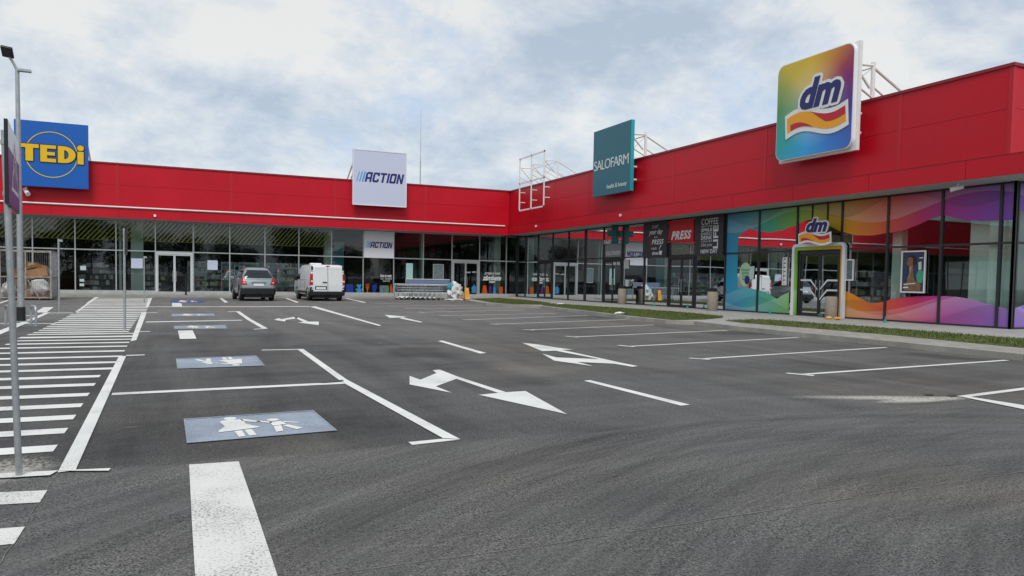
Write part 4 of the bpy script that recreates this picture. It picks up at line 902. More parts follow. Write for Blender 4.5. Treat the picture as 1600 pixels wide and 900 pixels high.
# rainbow sign
def logo(F, uL, uR, v0, v1, parent, n=.02, th=.02):
    """navy script letters over a wavy red and orange ribbon with a thick white outline; box given as seen"""
    wv = lambda a, b: (uL+(uR-uL)*a, v0+(v1-v0)*b)
    K = 24
    top = lambda t: .40+.075*math.sin(2*math.pi*t)+.03*t
    def band(lo, hi, t0, t1, m, nn, name, ext=0.0):
        mb = MB(); P0, P1 = [], []
        for k in range(K+1):
            t = t0+(t1-t0)*k/K; P1.append(wv(t, top(t)-lo+ext)); P0.append(wv(t+.02, top(t)-hi-ext))
        for k in range(K): fpoly(mb, F, [P0[k], P0[k+1], P1[k+1], P1[k]], nn, nn-th)
        mb.build(name, m, parent)
    band(.0, .30, .0, .985, 'white', n, 'ribbon_outline', .055)
    band(.02, .27, .035, .955, 'dmorange', n+.008, 'ribbon')
    mb = MB(); mb2 = MB()
    for a, b, f0, f1 in ((.10, .50, .17, .27), (.42, .955, .02, .15)):
        for k in range(K):
            t, s = a+(b-a)*k/K, a+(b-a)*(k+1)/K
            e = lambda q: math.sin(math.pi*min(1, max(0, (q-a)/(b-a))*.5+ (0 if a < .3 else .5))) if False else 1.0
            if a < .3: g0 = lambda q: (f0+(f1-f0)*0+ (f1-f0)*((q-a)/(b-a))**1.6, f1)
            else: g0 = lambda q: (f0, f0+(f1-f0)*min(1.0, ((q-a)/(b-a))*2.2)*(1.0))
            l0, h0 = g0(t); l1, h1 = g0(s)
            mb.poly([F(*wv(t+.01, top(t)-h0), n+.014), F(*wv(s+.01, top(s)-h1), n+.014), F(*wv(s, top(s)-l1), n+.014), F(*wv(t, top(t)-l0), n+.014)])
        mb.build('ribbon_shade', 'dmred', parent); mb = MB()
    u0, u1 = uL+(uR-uL)*.25, uL+(uR-uL)*.885
    ww = abs(u1-u0)
    bx = (u0, u1, v0+(v1-v0)*.48, v0+(v1-v0)*.98)
    sg = 1 if uR > uL else -1
    mb = MB()
    for k in range(16):
        a = k*math.pi/8; rr = .038*abs(uR-uL)
        q = (bx[0]+rr*math.cos(a), bx[1]+rr*math.cos(a), bx[2]+rr*.9*math.sin(a), bx[3]+rr*.9*math.sin(a))
        mb.add(text_mb('dm', F, q, n=n+.001+k*.0004, shear=.30, bold=.045, depth=th if k % 4 == 0 else 0))
    mb.build('letter_outline', 'white', parent)
    text_mb('dm', F, bx, n=n+.020, shear=.30, bold=.045, depth=.006).build('lettering', 'dmnavy', parent)
S = thing('roof_sign', (22.0, 21.5, ZS0), 'rounded rainbow-coloured roof sign with navy script letters and red ribbon', 'sign')
yA, yB = 23.40, 19.66
def rrect(u0, u1, v0, v1, r, K=6):
    pts = []
    for (cu, cv, a0) in ((u1-r, v0+r, -90), (u1-r, v1-r, 0), (u0+r, v1-r, 90), (u0+r, v0+r, 180)):
        for k in range(K+1): a = math.radians(a0+90*k/K); pts.append((cu+r*math.cos(a), cv+r*math.sin(a)))
    return pts
Frd = FR(22.05)
mb = MB(); slab(mb, FR(22.2), yB-.08, yA-.02, ZS0-.1, ZS1, 0, -.14); mb.build('sign_back', 'white', S, bevel=.01)
mb = MB(); fpoly(mb, Frd, rrect(yB, yA, ZS0-.02, ZS1-.03, .34), .02, -.148); mb.build('sign_rim', 'offwhite', S)
mb = MB(); fpoly(mb, Frd, rrect(yB+.03, yA-.03, ZS0+.01, ZS1-.06, .32), .034, .021); mb.build('sign_face', rainbow((yA+yB)/2, 8.35), S)
logo(Frd, PX(1226, 200, 21.99)[0], PX(1326, 160, 21.99)[0], 7.06, 9.35, S, n=.06)
truss(S, FR(22.36), (23.2, 19.9))
# small lit version above the entrance
S = thing('shop_sign', (23.3, 23, 3.4), 'small cut-out logo sign with ribbon above the white entrance surround', 'sign')
Fd = FR(23.45); c0 = PX(1248, 382, 23.45); c1 = PX(1301, 338, 23.45); logo(Fd, c0[0], c1[0], c0[1]-.08, c1[1], S, n=.05, th=.05)
mb = MB(); mb.tube((23.45, (c0[0]+c1[0])/2+.3, 3.5), (24.0, (c0[0]+c1[0])/2+.3, 3.5), .04); mb.tube((23.45, (c0[0]+c1[0])/2-.3, 3.5), (24.0, (c0[0]+c1[0])/2-.3, 3.5), .04); mb.build('bracket', 'black', S)
# empty white frame
S = thing('empty_sign_frame', (22.2, 46.9, 6.35), 'bare white steel sign frame with no panel, on the red wall at the inner corner', 'sign frame')
mb = MB(); fu = (48.84, 46.9, 44.91)
for u in fu: slab(mb, Fr, u-.05, u+.05, 6.35, 10.15, 0, -.06)
for z in (6.35, 8.28, 10.03):
    for p, q in ((fu[0], fu[1]), (fu[1], fu[2])): slab(mb, Fr, p+.05, q-.05, z, z+.10, 0.0, -.06)
mb.build('frame', 'white', S); truss(S, FR(22.33), fu, r=.62)

# coffee shop panels
def panel(u0, u1, v0, v1, m, label, cat='sign', n=.10):
    S = thing('shop_sign', (XR-.15, (u0+u1)/2, v0), label, cat); mb = MB(); slab(mb, FR(XR-.06), u0, u1, v0, v1, n, 0); mb.build('sign_panel', m, S); return S
FP = FR(XR-.16)
S = panel(33.18, 35.42, 2.78, ZG-.02, 'charcoal', 'dark panel reading your day with, left of the red coffee sign')
def tx(txt, uL, uR, v0, v1, m='lettergrey', **k): text_mb(txt, FP, (uL, uR, v0, v1), n=.008, depth=0, **k).build('lettering', m, S)
tx('START', 34.55, 33.95, 4.38, 4.56, bold=-.01); tx('your day', 34.85, 33.55, 3.98, 4.34, shear=.35, bold=.02); tx('WITH', 34.35, 34.0, 3.84, 3.94)
tx('X', 34.75, 34.6, 3.50, 3.80, 'signred', shear=.3, bold=.04); tx('PRESS', 34.55, 33.45, 3.50, 3.78, shear=.3, bold=.03, spacing=1.2); tx('made', 34.6, 34.05, 3.22, 3.38, shear=.3); tx('?', 33.85, 33.65, 3.22, 3.46, shear=.3, bold=.02)
tx('time', 34.5, 33.9, 2.93, 3.12, shear=.2, bold=.02)
mb = MB()    # little cup
fpoly(mb, FP, [(33.86, 3.14), (33.56, 3.14), (33.62, 2.92), (33.80, 2.92)], .010, .002)
mb.build('cup_mark', 'lettergrey', S)
S = panel(30.90, 33.12, 3.55, ZG-.1, 'signred', 'red illuminated-style panel with white and red brush letters over double door')
slab_ = MB(); slab_.poly([FP(33.1, 3.6, .006), FP(32.78, 3.6, .006), FP(32.95, 4.6, .006), FP(33.1, 4.6, .006)]); slab_.build('dark_edge', 'charcoal', S); tx('X', 33.08, 32.76, 3.72, 4.24, MT['signred'], shear=.3, bold=.05); text_mb('PRESS', FP, (32.76, 31.05, 3.68, 4.14), n=.012, depth=.0, shear=.3, bold=.045, spacing=1.15).build('lettering', 'white', S)
S = panel(28.62, 30.80, 2.78, ZG-.02, 'charcoal', 'dark panel of stacked words ending NEW DAY beside the blue window film')
tx('COFFEE', 30.28, 29.0, 4.32, 4.62, bold=.0); tx('LIFE', 29.35, 28.98, 3.12, 4.26, bold=.03, rot90=True)
tx('ENJOY YOUR', 30.28, 29.42, 4.18, 4.28, bold=.0); tx('SMILE', 30.28, 29.42, 3.98, 4.15, bold=.02); tx('ENERGY', 30.28, 29.42, 3.80, 3.94, bold=0); tx('DRINK', 30.28, 29.42, 3.58, 3.77, bold=.02); tx('CAPPUCCINO', 30.28, 29.42, 3.45, 3.54, bold=.0); tx('Like you', 30.28, 29.42, 3.20, 3.42, shear=.3); tx('NEW DAY', 30.28, 29.0, 2.90, 3.10, bold=.02)

# pharmacy: illuminated cross at right angles to the glass, lettering and a notice
yc = 38.0
S = thing('pharmacy_cross', (23.0, yc, 4.0), 'dark teal pharmacy cross hanging under the soffit left of the coffee panels', 'sign')
a, b = PY(950.5, 365, yc), PY(973, 365, yc); z0, z1 = PY(962, 379, yc)[1], PY(962, 351, yc)[1]; c = (a[0]+b[0])/2; R_ = (b[0]-a[0])/2; zc = (z0+z1)/2; t_ = R_*.38
mb = MB(); mb.box(c-R_, c+R_, yc, yc+.16, zc-t_, zc+t_); mb.box(c-t_, c+t_, yc, yc+.16, zc+t_, zc+R_*1.15); mb.box(c-t_, c+t_, yc, yc+.16, zc-R_*1.15, zc-t_); mb.build('cross_box', 'crossteal', S)
mb = MB(); q = R_*2/9
for i in range(9):
    for j in range(-5, 6):
        x, z = c-R_+q*(i+.5), zc+q*j
        if (abs(x-c) < t_ or abs(z-zc) < t_) and abs(z-zc) < R_*1.1: mb.box(x-q*.32, x+q*.32, yc-.012, yc-.002, z-q*.32, z+q*.32)
mb.build('light_cells', 'crosscell', S)
mb = MB(); mb.box(c-.04, c+.04, yc+.04, yc+.12, zc+R_*1.15, ZB-.012); mb.box(c+R_, XR-.06, yc+.06, yc+.10, zc-.05, zc+.05); mb.build('bracket', 'soffit', S)
S = thing('shop_sign', (XR-.1, 38.8, 3.1), 'white pharmacy lettering over a grey notice above the dark double door', 'sign')
mb = MB(); slab(mb, FR(XR-.06), 37.8, 39.6, 2.92, 3.66, .02, 0); mb.build('notice_panel', mat('grey notice', (.20, .22, .23), .6), S)
FP = FR(XR-.09); text_mb('FARMACIE', FP, (39.75, 37.80, 3.72, 3.96), n=.03, depth=.02, shear=.1, bold=.02).build('lettering', 'white', S); text_mb('CATENA PLUS', FP, (39.5, 37.9, 3.02, 3.28), n=.012, depth=0, bold=.0).build('notice_lettering', 'white', S) if False else None
text_mb('SALOFARM', FP, (39.5, 37.9, 3.02, 3.28), n=.012, depth=0, bold=.0).build('notice_lettering', 'white', S)

# posters and notices
def notice(F, box, m, label, frame=None, n=.02, name='poster'):
    u0, u1, v0, v1 = box; p = F((u0+u1)/2, v0, n); S = thing(name, p, label, 'poster'); mb = MB()
    slab(mb, F, u0, u1, v0, v1, n+.02, n); mb.build('sheet', m, S)
    if frame:
        a, b = min(u0, u1), max(u0, u1); t = .05; mb = MB()
        for q in ((a-t, a, v0-t, v1+t), (b, b+t, v0-t, v1+t), (a, b, v0-t, v0), (a, b, v1, v1+t)): slab(mb, F, *q, n+.05, n-.005)
        mb.build('frame', frame, S)
    return S
FLn = FL(YL)
notice(FLn, B4(125.5, 415.5, 134.5, 422), 'paleprint', 'small pale notice inside the dim window left of pale column')
notice(FLn, B4(205, 404, 223, 419), 'lav', 'pale grey board fixed on the pale green column')
notice(FLn, B4(324, 407, 340, 421.5), 'lav', 'square white notice in the window above the silver car')
notice(FLn, B4(634, 411.5, 645, 440), mat('mint print', (.36, .60, .56), .5, var=.1, vscale=6), 'narrow mint-coloured notice above the shopping trolleys')
notice(FLn, B4(677, 414, 692, 437), mat('dim print', (.14, .19, .19), .5, var=.3, vscale=5), 'grey framed notice right of the mint-coloured one', 'alu')
notice(FLn, B4(124.5, 436, 131.5, 440), 'paleprint', 'upper of two tiny labels in window left of pale column'); notice(FLn, B4(124.5, 443, 131.5, 447), 'paleprint', 'lower of two tiny labels in window left of pale column')
def R4(x0, y0, x1, y1): a, b = PX(x0, y1, XR), PX(x1, y0, XR); return a[0], b[0], a[1], b[1]
# framed portrait poster
bx = R4(1411, 393.5, 1447.5, 455); bx = (bx[0], bx[1], PX(1430, 455.5, XR)[1], PX(1430, 394, XR)[1])
S = notice(FRg, bx, 'posterblue', 'white framed dark poster of a woman holding a bottle', 'white', n=.05)
def pw(s, t): return (bx[0]+(bx[1]-bx[0])*s, bx[2]+(bx[3]-bx[2])*t)
def pp(pts, m, n, name): mb = MB(); mb.poly([FRg(*pw(*p), n) for p in pts]); mb.build(name, m, S)
def ov(cx_, cy_, rx, ry, K=16, rot=0): return [(cx_+rx*math.cos(k*2*math.pi/K)*math.cos(rot)-ry*math.sin(k*2*math.pi/K)*math.sin(rot), cy_+rx*math.cos(k*2*math.pi/K)*math.sin(rot)+ry*math.sin(k*2*math.pi/K)*math.cos(rot)) for k in range(K)]
pp(ov(.42, .78, .24, .15), 'hair', .072, 'printed_hair'); pp([(.20, .78), (.32, .84), (.34, .55), (.26, .50)], 'hair', .0725, 'printed_hair')
pp(ov(.33, .76, .15, .115, rot=.3), 'skin', .074, 'printed_face'); pp([(.30, .68), (.48, .70), (.50, .55), (.52, .38), (.60, .28), (.86, .18), (.86, .02), (.10, .02), (.10, .14), (.28, .30), (.38, .42), (.36, .56)], 'skin', .073, 'printed_body')
pp([(.22, .28), (.34, .36), (.44, .62), (.38, .66), (.30, .60), (.34, .46)], mat('poster skin light', (.42, .25, .14), .6), .0755, 'printed_hand')
pp(ov(.22, .79, .03, .012), 'black', .0752, 'printed_eye'); pp(ov(.38, .83, .03, .012), 'black', .0752, 'printed_eye'); pp(ov(.33, .68, .045, .014, rot=.4), mat('poster lips', (.30, .05, .04), .5), .0754, 'printed_lips')
pp(ov(.82, .38, .17, .17), 'postergreen', .074, 'printed_disc'); pp([(.72, .74), (.86, .76), (.88, .56), (.74, .54)], 'paleprint', .0745, 'printed_bottle')
pp([(.76, .86), (.93, .865), (.93, .84), (.76, .835)], 'lettergrey', .0746, 'printed_line'); pp([(.08, .19), (.62, .22), (.62, .195), (.08, .165)], 'lettergrey', .0762, 'printed_line'); pp([(.06, .11), (.30, .12), (.30, .09), (.06, .08)], 'offwhite', .0762, 'printed_line')
S = notice(FRg, R4(1225, 404, 1230.5, 444), 'charcoal', 'narrow dark notice of round icons left of entrance surround', 'white', n=.03)
cA = PX(1228, 424, XR)[0]
for k in range(6):
    mb = MB(); z = PX(1228, 441-6.6*k, XR)[1]; mb.poly([FRg(cA+.08*math.cos(t*math.pi/5), z+.08*math.sin(t*math.pi/5), .056) for t in range(10)]); mb.build('printed_icon', 'white', S)
notice(FRg, R4(1324, 407, 1334.5, 436.5), mat('hours print', (.12, .16, .17), .5, var=.5, vscale=12), 'opening hours sheet framed in white right of entrance surround', 'white', n=.03)
mb = MB(); c = PX(1165.5, 429, XR); cc = [FRg(c[0]+.42*math.cos(t*math.pi/12), c[1]+.56*math.sin(t*math.pi/12), .03) for t in range(24)]; mb.poly(cc)
S = thing('window_sticker', FRg(c[0], c[1]-.4, .03), 'round pale green sticker with writing on the blue-edged window', 'sticker'); mb.build('disc', 'sticker', S)
text_mb('Descarcă\naplicația\nActive\nBeauty', FRg, (c[0]+.28, c[0]-.28, c[1]-.30, c[1]+.30), n=.036, depth=0, bold=.01).build('lettering', 'greenbag', S)
mb = MB(); a = PX(1175, 426, XR); mb.poly([FRg(a[0]+.14, a[1]-.32, .04), FRg(a[0]-.16, a[1]-.30, .04), FRg(a[0]-.20, a[1]+.30, .04), FRg(a[0]+.12, a[1]+.28, .04)]); mb.build('leaflet', 'paleprint', S)
mb = MB(); a = PX(1168.5, 437.5, XR); mb.poly([FRg(a[0]+.18*math.cos(t*math.pi/8), a[1]+.20*math.sin(t*math.pi/8), .044) for t in range(16)]); mb.build('round_badge', 'navy', S)
notice(FRg, (38.75, 38.42, 2.42, 2.72), 'soffit', 'left of two small grey sheets on the pharmacy door', name='notice'); notice(FRg, (38.32, 37.98, 2.42, 2.72), 'soffit', 'right of two small grey sheets on the pharmacy door', name='notice'); notice(FRg, (37.55, 37.0, 2.2, 2.72), 'soffit', 'larger grey sheet in the window beside the pharmacy door', name='notice'); notice(FRg, (37.35, 37.0, 1.15, 1.5), 'paleprint', 'pale green sheet low in the window behind the bin', name='notice')

# small fixtures
def camera_box(p, d, label):
    t = thing('security_camera', p, label, 'camera'); mb = MB(); a = Vector(p); dv = Vector(d).normalized()
    mb.tube(a, a-dv*.0+Vector((0, 0, -.12)), .035); mb.build('mount', 'white', t)
    mb = MB(); q = a+Vector((0, 0, -.16)); mb.tube(q-dv*.16, q+dv*.2, .075, n=10); mb.tube(q+dv*.2, q+dv*.23, .085, n=10); mb.build('housing', 'white', t); return t
cp = PY(40, 294, 51.4)
t = camera_box((cp[0], 51.55, cp[1]+.1), (.5, -1, -.7), 'white security camera under the royal blue sign'); t.scale = (1.6, 1.6, 1.6)
c = PX(1497, 286, 23.0); t = camera_box((23.0, c[0], ZB-.02), (-.7, .6, -.25), 'white security camera under the soffit near the end'); t.scale = (.95, .95, .95)
for i, (x, y, lab) in enumerate([(242, 337, 'tiny round white fixture on left wing red band'), ]):
    c = PY(x, y, YL-DB); mb = MB(); mb.tube((c[0], YL-DB-.001, c[1]), (c[0], YL-DB-.07, c[1]), .08, n=12); tag(mb.build('wall_fixture', 'white'), lab, 'fixture')
for x, y, lab in [(838, 353.5, 'tiny white fixture on right wing band nearest the inner corner'), (970, 336.5, 'tiny white fixture on right wing band above the pharmacy')]:
    c = PX(x, y, XR-DB); mb = MB(); mb.tube((XR-DB-.001, c[0], c[1]), (XR-DB-.07, c[0], c[1]), .08, n=12); tag(mb.build('wall_fixture', 'white'), lab, 'fixture')
mb = MB(); mb.tube((18.2, 60, ZT-.5), (18.2, 60, 11.2), .05); mb.tube((18.2, 60, 11.2), (18.2, 60, 15.4), .028, r2=.012); tag(mb.build('lightning_rod', 'galv'), 'thin tall lightning rod standing on the left wing roof', 'lightning rod')

# ================================================================== POLES
def lamp_post():
    x, y = G(33, 503); t = thing('street_lamp', (x, y, 0), 'tall galvanised lamp post with dark base and small floodlights on top', 'street lamp')
    mb = MB(); mb.tube((x, y, 0), (x, y, .42), .11, n=16); mb.build('base_sleeve', 'black', t, smooth=True)
    mb = MB(); mb.tube((x, y, .40), (x-.02, y, 6.95), .088, n=16, r2=.05); mb.box(x-.2, x+.2, y-.2, y+.2, .005, .03); mb.build('pole', 'galv', t, smooth=True)
    a = PY(14, 88, y); mb = MB(); mb.path([(x-.02, y, 6.93), (x-.12, y, 7.15), (a[0], y, a[1])], .035); mb.build('arm', 'galv', t)
    mb = MB(); c = Vector((a[0]-.02, y-.1, a[1]+.09)); mb.box(-.14, .14, -.17, .17, -.035, .035); mb.xf(Matrix.Translation(c) @ Matrix.Rotation(math.radians(-38), 4, 'X') @ Matrix.Rotation(math.radians(10), 4, 'Y')); fl_ = mb.build('floodlight', 'black', t, bevel=.015)
    mb = MB(); mb.box(-.11, .11, -.14, .14, -.044, -.037); mb.xf(Matrix.Translation(c) @ Matrix.Rotation(math.radians(-38), 4, 'X') @ Matrix.Rotation(math.radians(10), 4, 'Y')); mb.build('lens', 'ledlens', fl_)
    b = PY(42, 111.5, y); mb = MB(); mb.tube((x, y, 6.9), (b[0]-.12, y, b[1]+.04), .025); mb.box(b[0]-.22, b[0]+.10, y-.09, y+.09, b[1]-.02, b[1]+.04); mb.build('small_lamp_head', 'galv', t)
lamp_post()
# near sign pole
x, y = G(30, 745); top = PY(14, 320, y)
t = thing('sign_post', (x, y, 0), 'galvanised post in the left foreground carrying a purple and white plate', 'sign post')
mb = MB(); mb.tube((x, y, 0), (x-.06, y, 2.34), .0215, n=16); mb.build('pole', 'galv', t, smooth=True)
mb = MB(); mb.tube((x, y, 0.0), (x, y, .012), .06, n=16); mb.build('foot_plate', 'black', t)
sy0, sy1, sx_ = 5.60, 6.60, -0.996
z0, z1 = 1.83, 2.36
Fpl = lambda u, v, n=0: (sx_+n-.109*(u-sy0), u, v)
mb = MB(); mb.rings([[Fpl(sy0, z, -.02), Fpl(sy1, z, -.02), Fpl(sy1, z, 0), Fpl(sy0, z, 0)] for z in (z0, z1)]); pl = mb.build('sign_plate', 'black', t)
mb = MB(); mb.poly([Fpl(sy0+.01, z0+.005, .002), Fpl(sy1-.005, z0+.005, .002), Fpl(sy1-.005, z0+.36, .002), Fpl(sy0+.01, z0+.36, .002)]); mb.build('purple_field', 'purple', pl)
mb = MB(); mb.poly([Fpl(sy0+.01, z0+.36, .002), Fpl(sy1-.005, z0+.36, .002), Fpl(sy1-.005, z1-.005, .002), Fpl(sy0+.01, z1-.005, .002)]); mb.build('pale_field', 'offwhite', pl)
mb = MB(); ym = (sy0+sy1)/2+.05
def ln(a, b, wd=.012):
    a, b = Vector(a), Vector(b); d_ = (b-a).normalized(); n_ = Vector((-d_.y, d_.x))*wd; mb.poly([Fpl(*(a+n_), .004), Fpl(*(b+n_), .004), Fpl(*(b-n_), .004), Fpl(*(a-n_), .004)])
ln((ym, z1-.08), (ym-.32, z0+.10), .016); ln((ym, z1-.08), (ym+.32, z0+.10), .016); ln((ym-.3, z0+.12), (ym+.3, z0+.12), .014)
for k in range(3): ln((ym, z1-.2), (ym-.2+.2*k, z0+.12), .008)
ln((ym-.22, z0+.2), (ym+.1, z0+.36), .008); ln((ym+.22, z0+.2), (ym-.1, z0+.36), .008)
mb.build('tent_emblem', 'lettergrey', pl)
mb = MB()
for z in (1.92, 2.26): mb.tube((x-.026*z, y, z-.015), (x-.026*z, y, z+.015), .026, n=12)
mb.build('clamp', 'galv', t)
def thin_post(bx_, tx_, plate, label):
    x, y = G(*bx_); z = PY(*tx_, y)[1]; t = thing('sign_post', (x, y, 0), label, 'sign post'); mb = MB(); mb.tube((x, y, 0), (x, y, z), .03, n=10); mb.build('pole', 'galv', t, smooth=True)
    mb = MB(); mb.box(x-.005+.035, x+.055, y-.28, y+.30, z-plate, z-.02) if plate else mb.box(x, x+.12, y-.04, y+.04, z-.10, z-.02); mb.build('sign_plate', 'dark' if plate else 'galv', t)
thin_post((195, 518), (193, 357), .62, 'thin grey post on the crosswalk with an edge-on dark plate')
thin_post((225.5, 473), (225, 400), 0, 'shortest thin grey post at the far end of the crosswalk')
thin_post((92.5, 488), (88, 373), 0, 'thin grey post right of the wire cage')
q_ = G(290.5, 461, H0); t = thing('bollard', (*q_, H0), 'slim black bollard standing before the white framed entrance door', 'bollard')
mb = MB(); mb.tube((*q_, H0), (*q_, H0+1.25), .055, n=12); mb.tube((*q_, H0), (*q_, H0+.02), .12, n=12); mb.build('post', 'black', t, smooth=True)
def hoop():
    t = thing('bike_stand', (0, 0, 0), 'x', 'bike stand', 'steel hoops beside the lamp post'); mb = MB(); K = 10; r = .12
    pts = [(0, -.28, 0)]+[(0, -.28+r-r*math.cos(k*math.pi/2/K), .38+r*math.sin(k*math.pi/2/K)) for k in range(K+1)]+[(0, .28-r+r*math.sin(k*math.pi/2/K), .38+r*math.cos(k*math.pi/2/K)) for k in range(K+1)]+[(0, .28, 0)]
    mb.path(pts, .032); mb.build('hoop', 'galv', t, smooth=True)
    mb = MB(); mb.tube((0, -.28, 0), (0, -.28, .012), .07); mb.tube((0, .28, 0), (0, .28, .012), .07); mb.build('foot_plate', 'galv', t); return t
hp = hoop(); q = G(52.5, 508); hp.location = (*q, 0); hp['label'] = 'galvanised hoop stand right of the lamp post base'; hp.rotation_euler = (0, 0, .35)
q = G(12.5, 508); dup(hp, (*q, 0), .35, 'galvanised hoop stand left of the near sign post')

# ================================================================== CAGE of cardboard
cg = Vector((-7.0, 44.1, 0)); t = thing('wire_cage', tuple(cg), 'rusty grey wire cage skip full of cardboard at the far left', 'cage')
x0, x1, y0, y1, zt = -8.15, -6.0, 43.6, 45.6, 2.45
mb = MB()
for x in (x0, x1):
    for y in (y0, y1): mb.box(x-.04, x+.04, y-.04, y+.04, .06, zt)
for z in (.12, 1.15, zt):
    for y in (y0, y1): mb.box(x0+.04, x1-.04, y-.03, y+.03, z-.03, z+.03)
    for x in (x0, x1): mb.box(x-.03, x+.03, y0+.04, y1-.04, z-.03, z+.03)
mb.box((x0+x1)/2-.03, (x0+x1)/2+.03, y0-.02, y0+.02, .15, zt-.03); mb.box(x0+.04, x1-.04, y0-.02, y0+.02, .5, .54)
mb.tube(((x0+x1)/2+.1, y0-.05, 1.0), ((x0+x1)/2+.6, y0-.05, .05), .035)
mb.build('frame', mat('weathered steel', (.34, .32, .28), .6, metal=.3, var=.4, vscale=4), t)
mb = MB(); mb.box(x0, x1, y0, y1, .06, .10); mb.build('floor_panel', 'card2', t)
mb = MB()
for k in range(24): x = x0+(x1-x0)*k/23; mb.tube((x, y0, .15), (x, y0, 1.12), .006, n=4); mb.tube((x, y1, .15), (x, y1, zt), .006, n=4)
for k in range(22): y = y0+(y1-y0)*k/21; mb.tube((x1, y, .15), (x1, y, zt), .008, n=4)
for k in range(14): z = .2+k*.16; mb.tube((x1, y0, z), (x1, y1, z), .008, n=4)
mb.build('wire_mesh', 'galv', t)
boxes = [((-7.5, 44.5, .11), (1.1, .9, .5), 5, 0), ((-6.6, 44.3, .11), (.9, .8, .42), -4, 0), ((-7.5, 44.5, .62), (.9, .7, .45), 12, 6), ((-6.62, 44.5, .55), (.7, .7, .5), -20, 0), ((-7.35, 44.3, 1.1), (1.0, .6, .35), -8, 10), ((-6.65, 44.3, 1.1), (.85, .7, .45), 15, -14), ((-7.2, 44.3, 1.5), (.9, .5, .16), 25, -16), ((-6.75, 44.7, 1.5), (.7, .55, .3), 40, 12)]
labs = ['broad cardboard box on the cage floor at its left', 'cardboard box on the cage floor at its right', 'tilted box on top of the broad one in the cage', 'box above the right floor box in the cage', 'long box level with the middle rail of the cage', 'light cardboard box near the right post of the cage', 'flat torn board on top of the cage load', 'folded box at the top back of the cage load']
for i, ((lx, ly, lz), (a, b, c), rz, ry) in enumerate(boxes):
    bt = thing('cardboard_box', (0, 0, 0), labs[i], 'box', 'cardboard in the wire cage'); mb = MB(); mb.box(-a/2, a/2, -b/2, b/2, 0, c); mb.build('carton', 'card' if i % 2 else 'card2', bt, bevel=.01)
    mb = MB(); mb.box(-a/2, a/2, -.03, .03, c+.001, c+.004); mb.build('tape', 'card2' if i % 2 else 'card', bt)
    bt.location = (lx, ly, lz); bt.rotation_euler = (math.radians(ry/3), math.radians(ry), math.radians(rz))
def crumple(c, r, m, name, label, cat, seed=3, sub=3, amp=.35, flat=0):
    bm = bmesh.new(); bmesh.ops.create_icosphere(bm, subdivisions=sub, radius=1.0); rr = random.Random(seed)
    from mathutils import noise as nz
    for v in bm.verts:
        d = v.co.normalized(); k = 1+amp*nz.noise(d*2.3+Vector((seed, 0, 0)))+amp*.5*nz.noise(d*6+Vector((0, seed, 0))); v.co = Vector((d.x*r[0]*k, d.y*r[1]*k, max(-r[2]*.9, d.z*r[2]*k)))
    mb = MB(); mb.v = [tuple(v.co+Vector(c)) for v in bm.verts]; bm.verts.index_update(); mb.f = [tuple(v.index for v in f.verts) for f in bm.faces]; mb.mi = [0]*len(mb.f); bm.free()
    o = mb.build(name, m, smooth=True)
    if label: tag(o, label, cat)
    return o
crumple((-6.55, 43.95, .62), (.42, .26, .42), 'plastic_bag', 'plastic_bag', 'clear crumpled plastic bag in the lower right of the cage', 'bag', 4)
crumple((-7.85, 44.0, .5), (.3, .3, .4), 'plastic_bag', 'plastic_bag', 'clear crumpled plastic bag in the lower left of the cage', 'bag', 9)

# ================================================================== TROLLEYS
def trolley():
    t = thing('shopping_trolley', (0, 0, 0), 'x', 'trolley', 'nested shopping trolleys under the rail'); mb = MB()
    z0, z1 = .45, .95   # basket, front narrower, length along +x
    def pt(s, q, z): return (s, q, z)
    bt = lambda s: z0+.08*(s-.0); hw = lambda s: .27-.05*s/.9
    for k in range(10):
        s = .9*k/9; mb.tube((s, -hw(s), bt(s)), (s, -hw(s), z1), .005, n=4); mb.tube((s, hw(s), bt(s)), (s, hw(s), z1), .005, n=4); mb.tube((s, -hw(s), bt(s)), (s, hw(s), bt(s)), .005, n=4)
    for k in range(4):
        f = k/3
        for sg in (-1, 1): mb.tube((0, sg*hw(0), z0+(z1-z0)*f), (.9, sg*hw(.9), bt(.9)+(z1-bt(.9))*f), .005 if k < 3 else .011, n=5)
        for s in (0, .9): mb.tube((s, -hw(s), bt(s)+(z1-bt(s))*f), (s, hw(s), bt(s)+(z1-bt(s))*f), .005 if k < 3 else .011, n=5)
    for k in range(6): q = -.22+.44*k/5; mb.tube((.9, q*.85, bt(.9)), (.9, q*.85, z1), .005, n=4); mb.tube((0, q, z0), (.9, q*.8, bt(.9)), .005, n=4)
    mb.build('basket', 'steel', t)
    mb = MB()
    for sg in (-1, 1): mb.path([(-.12, sg*.26, 1.0), (.02, sg*.26, .5), (.10, sg*.25, .2), (.95, sg*.20, .14)], .013, n=6); mb.tube((.10, sg*.25, .2), (-.05, sg*.27, .12), .013, n=6); mb.tube((.5, sg*.23, .17), (.75, sg*.22, .5), .010, n=5)
    mb.tube((.1, -.25, .2), (.1, .25, .2), .011, n=5); mb.tube((.95, -.2, .14), (.95, .2, .14), .011, n=5); mb.build('chassis', 'steel', t)
    mb = MB(); mb.tube((-.12, -.27, 1.0), (-.12, .27, 1.0), .02, n=8); mb.build('handle', mat('handle grey', (.25, .30, .33), .5), t)
    for x, y in ((-.05, -.27), (-.05, .27), (.92, -.2), (.92, .2)): mb = MB(); mb.tube((x, y-.014, .06), (x, y+.014, .06), .06, n=12); mb.build('wheel', 'black', t)
    return t
ca, cb = Vector((12.75, 47.4, 0)), Vector((16.5, 46.5, 0)); dr = (cb-ca).normalized(); ang = math.atan2(dr.y, dr.x)
tp = trolley(); nrm = Vector((-dr.y, dr.x, 0)); NT = 9
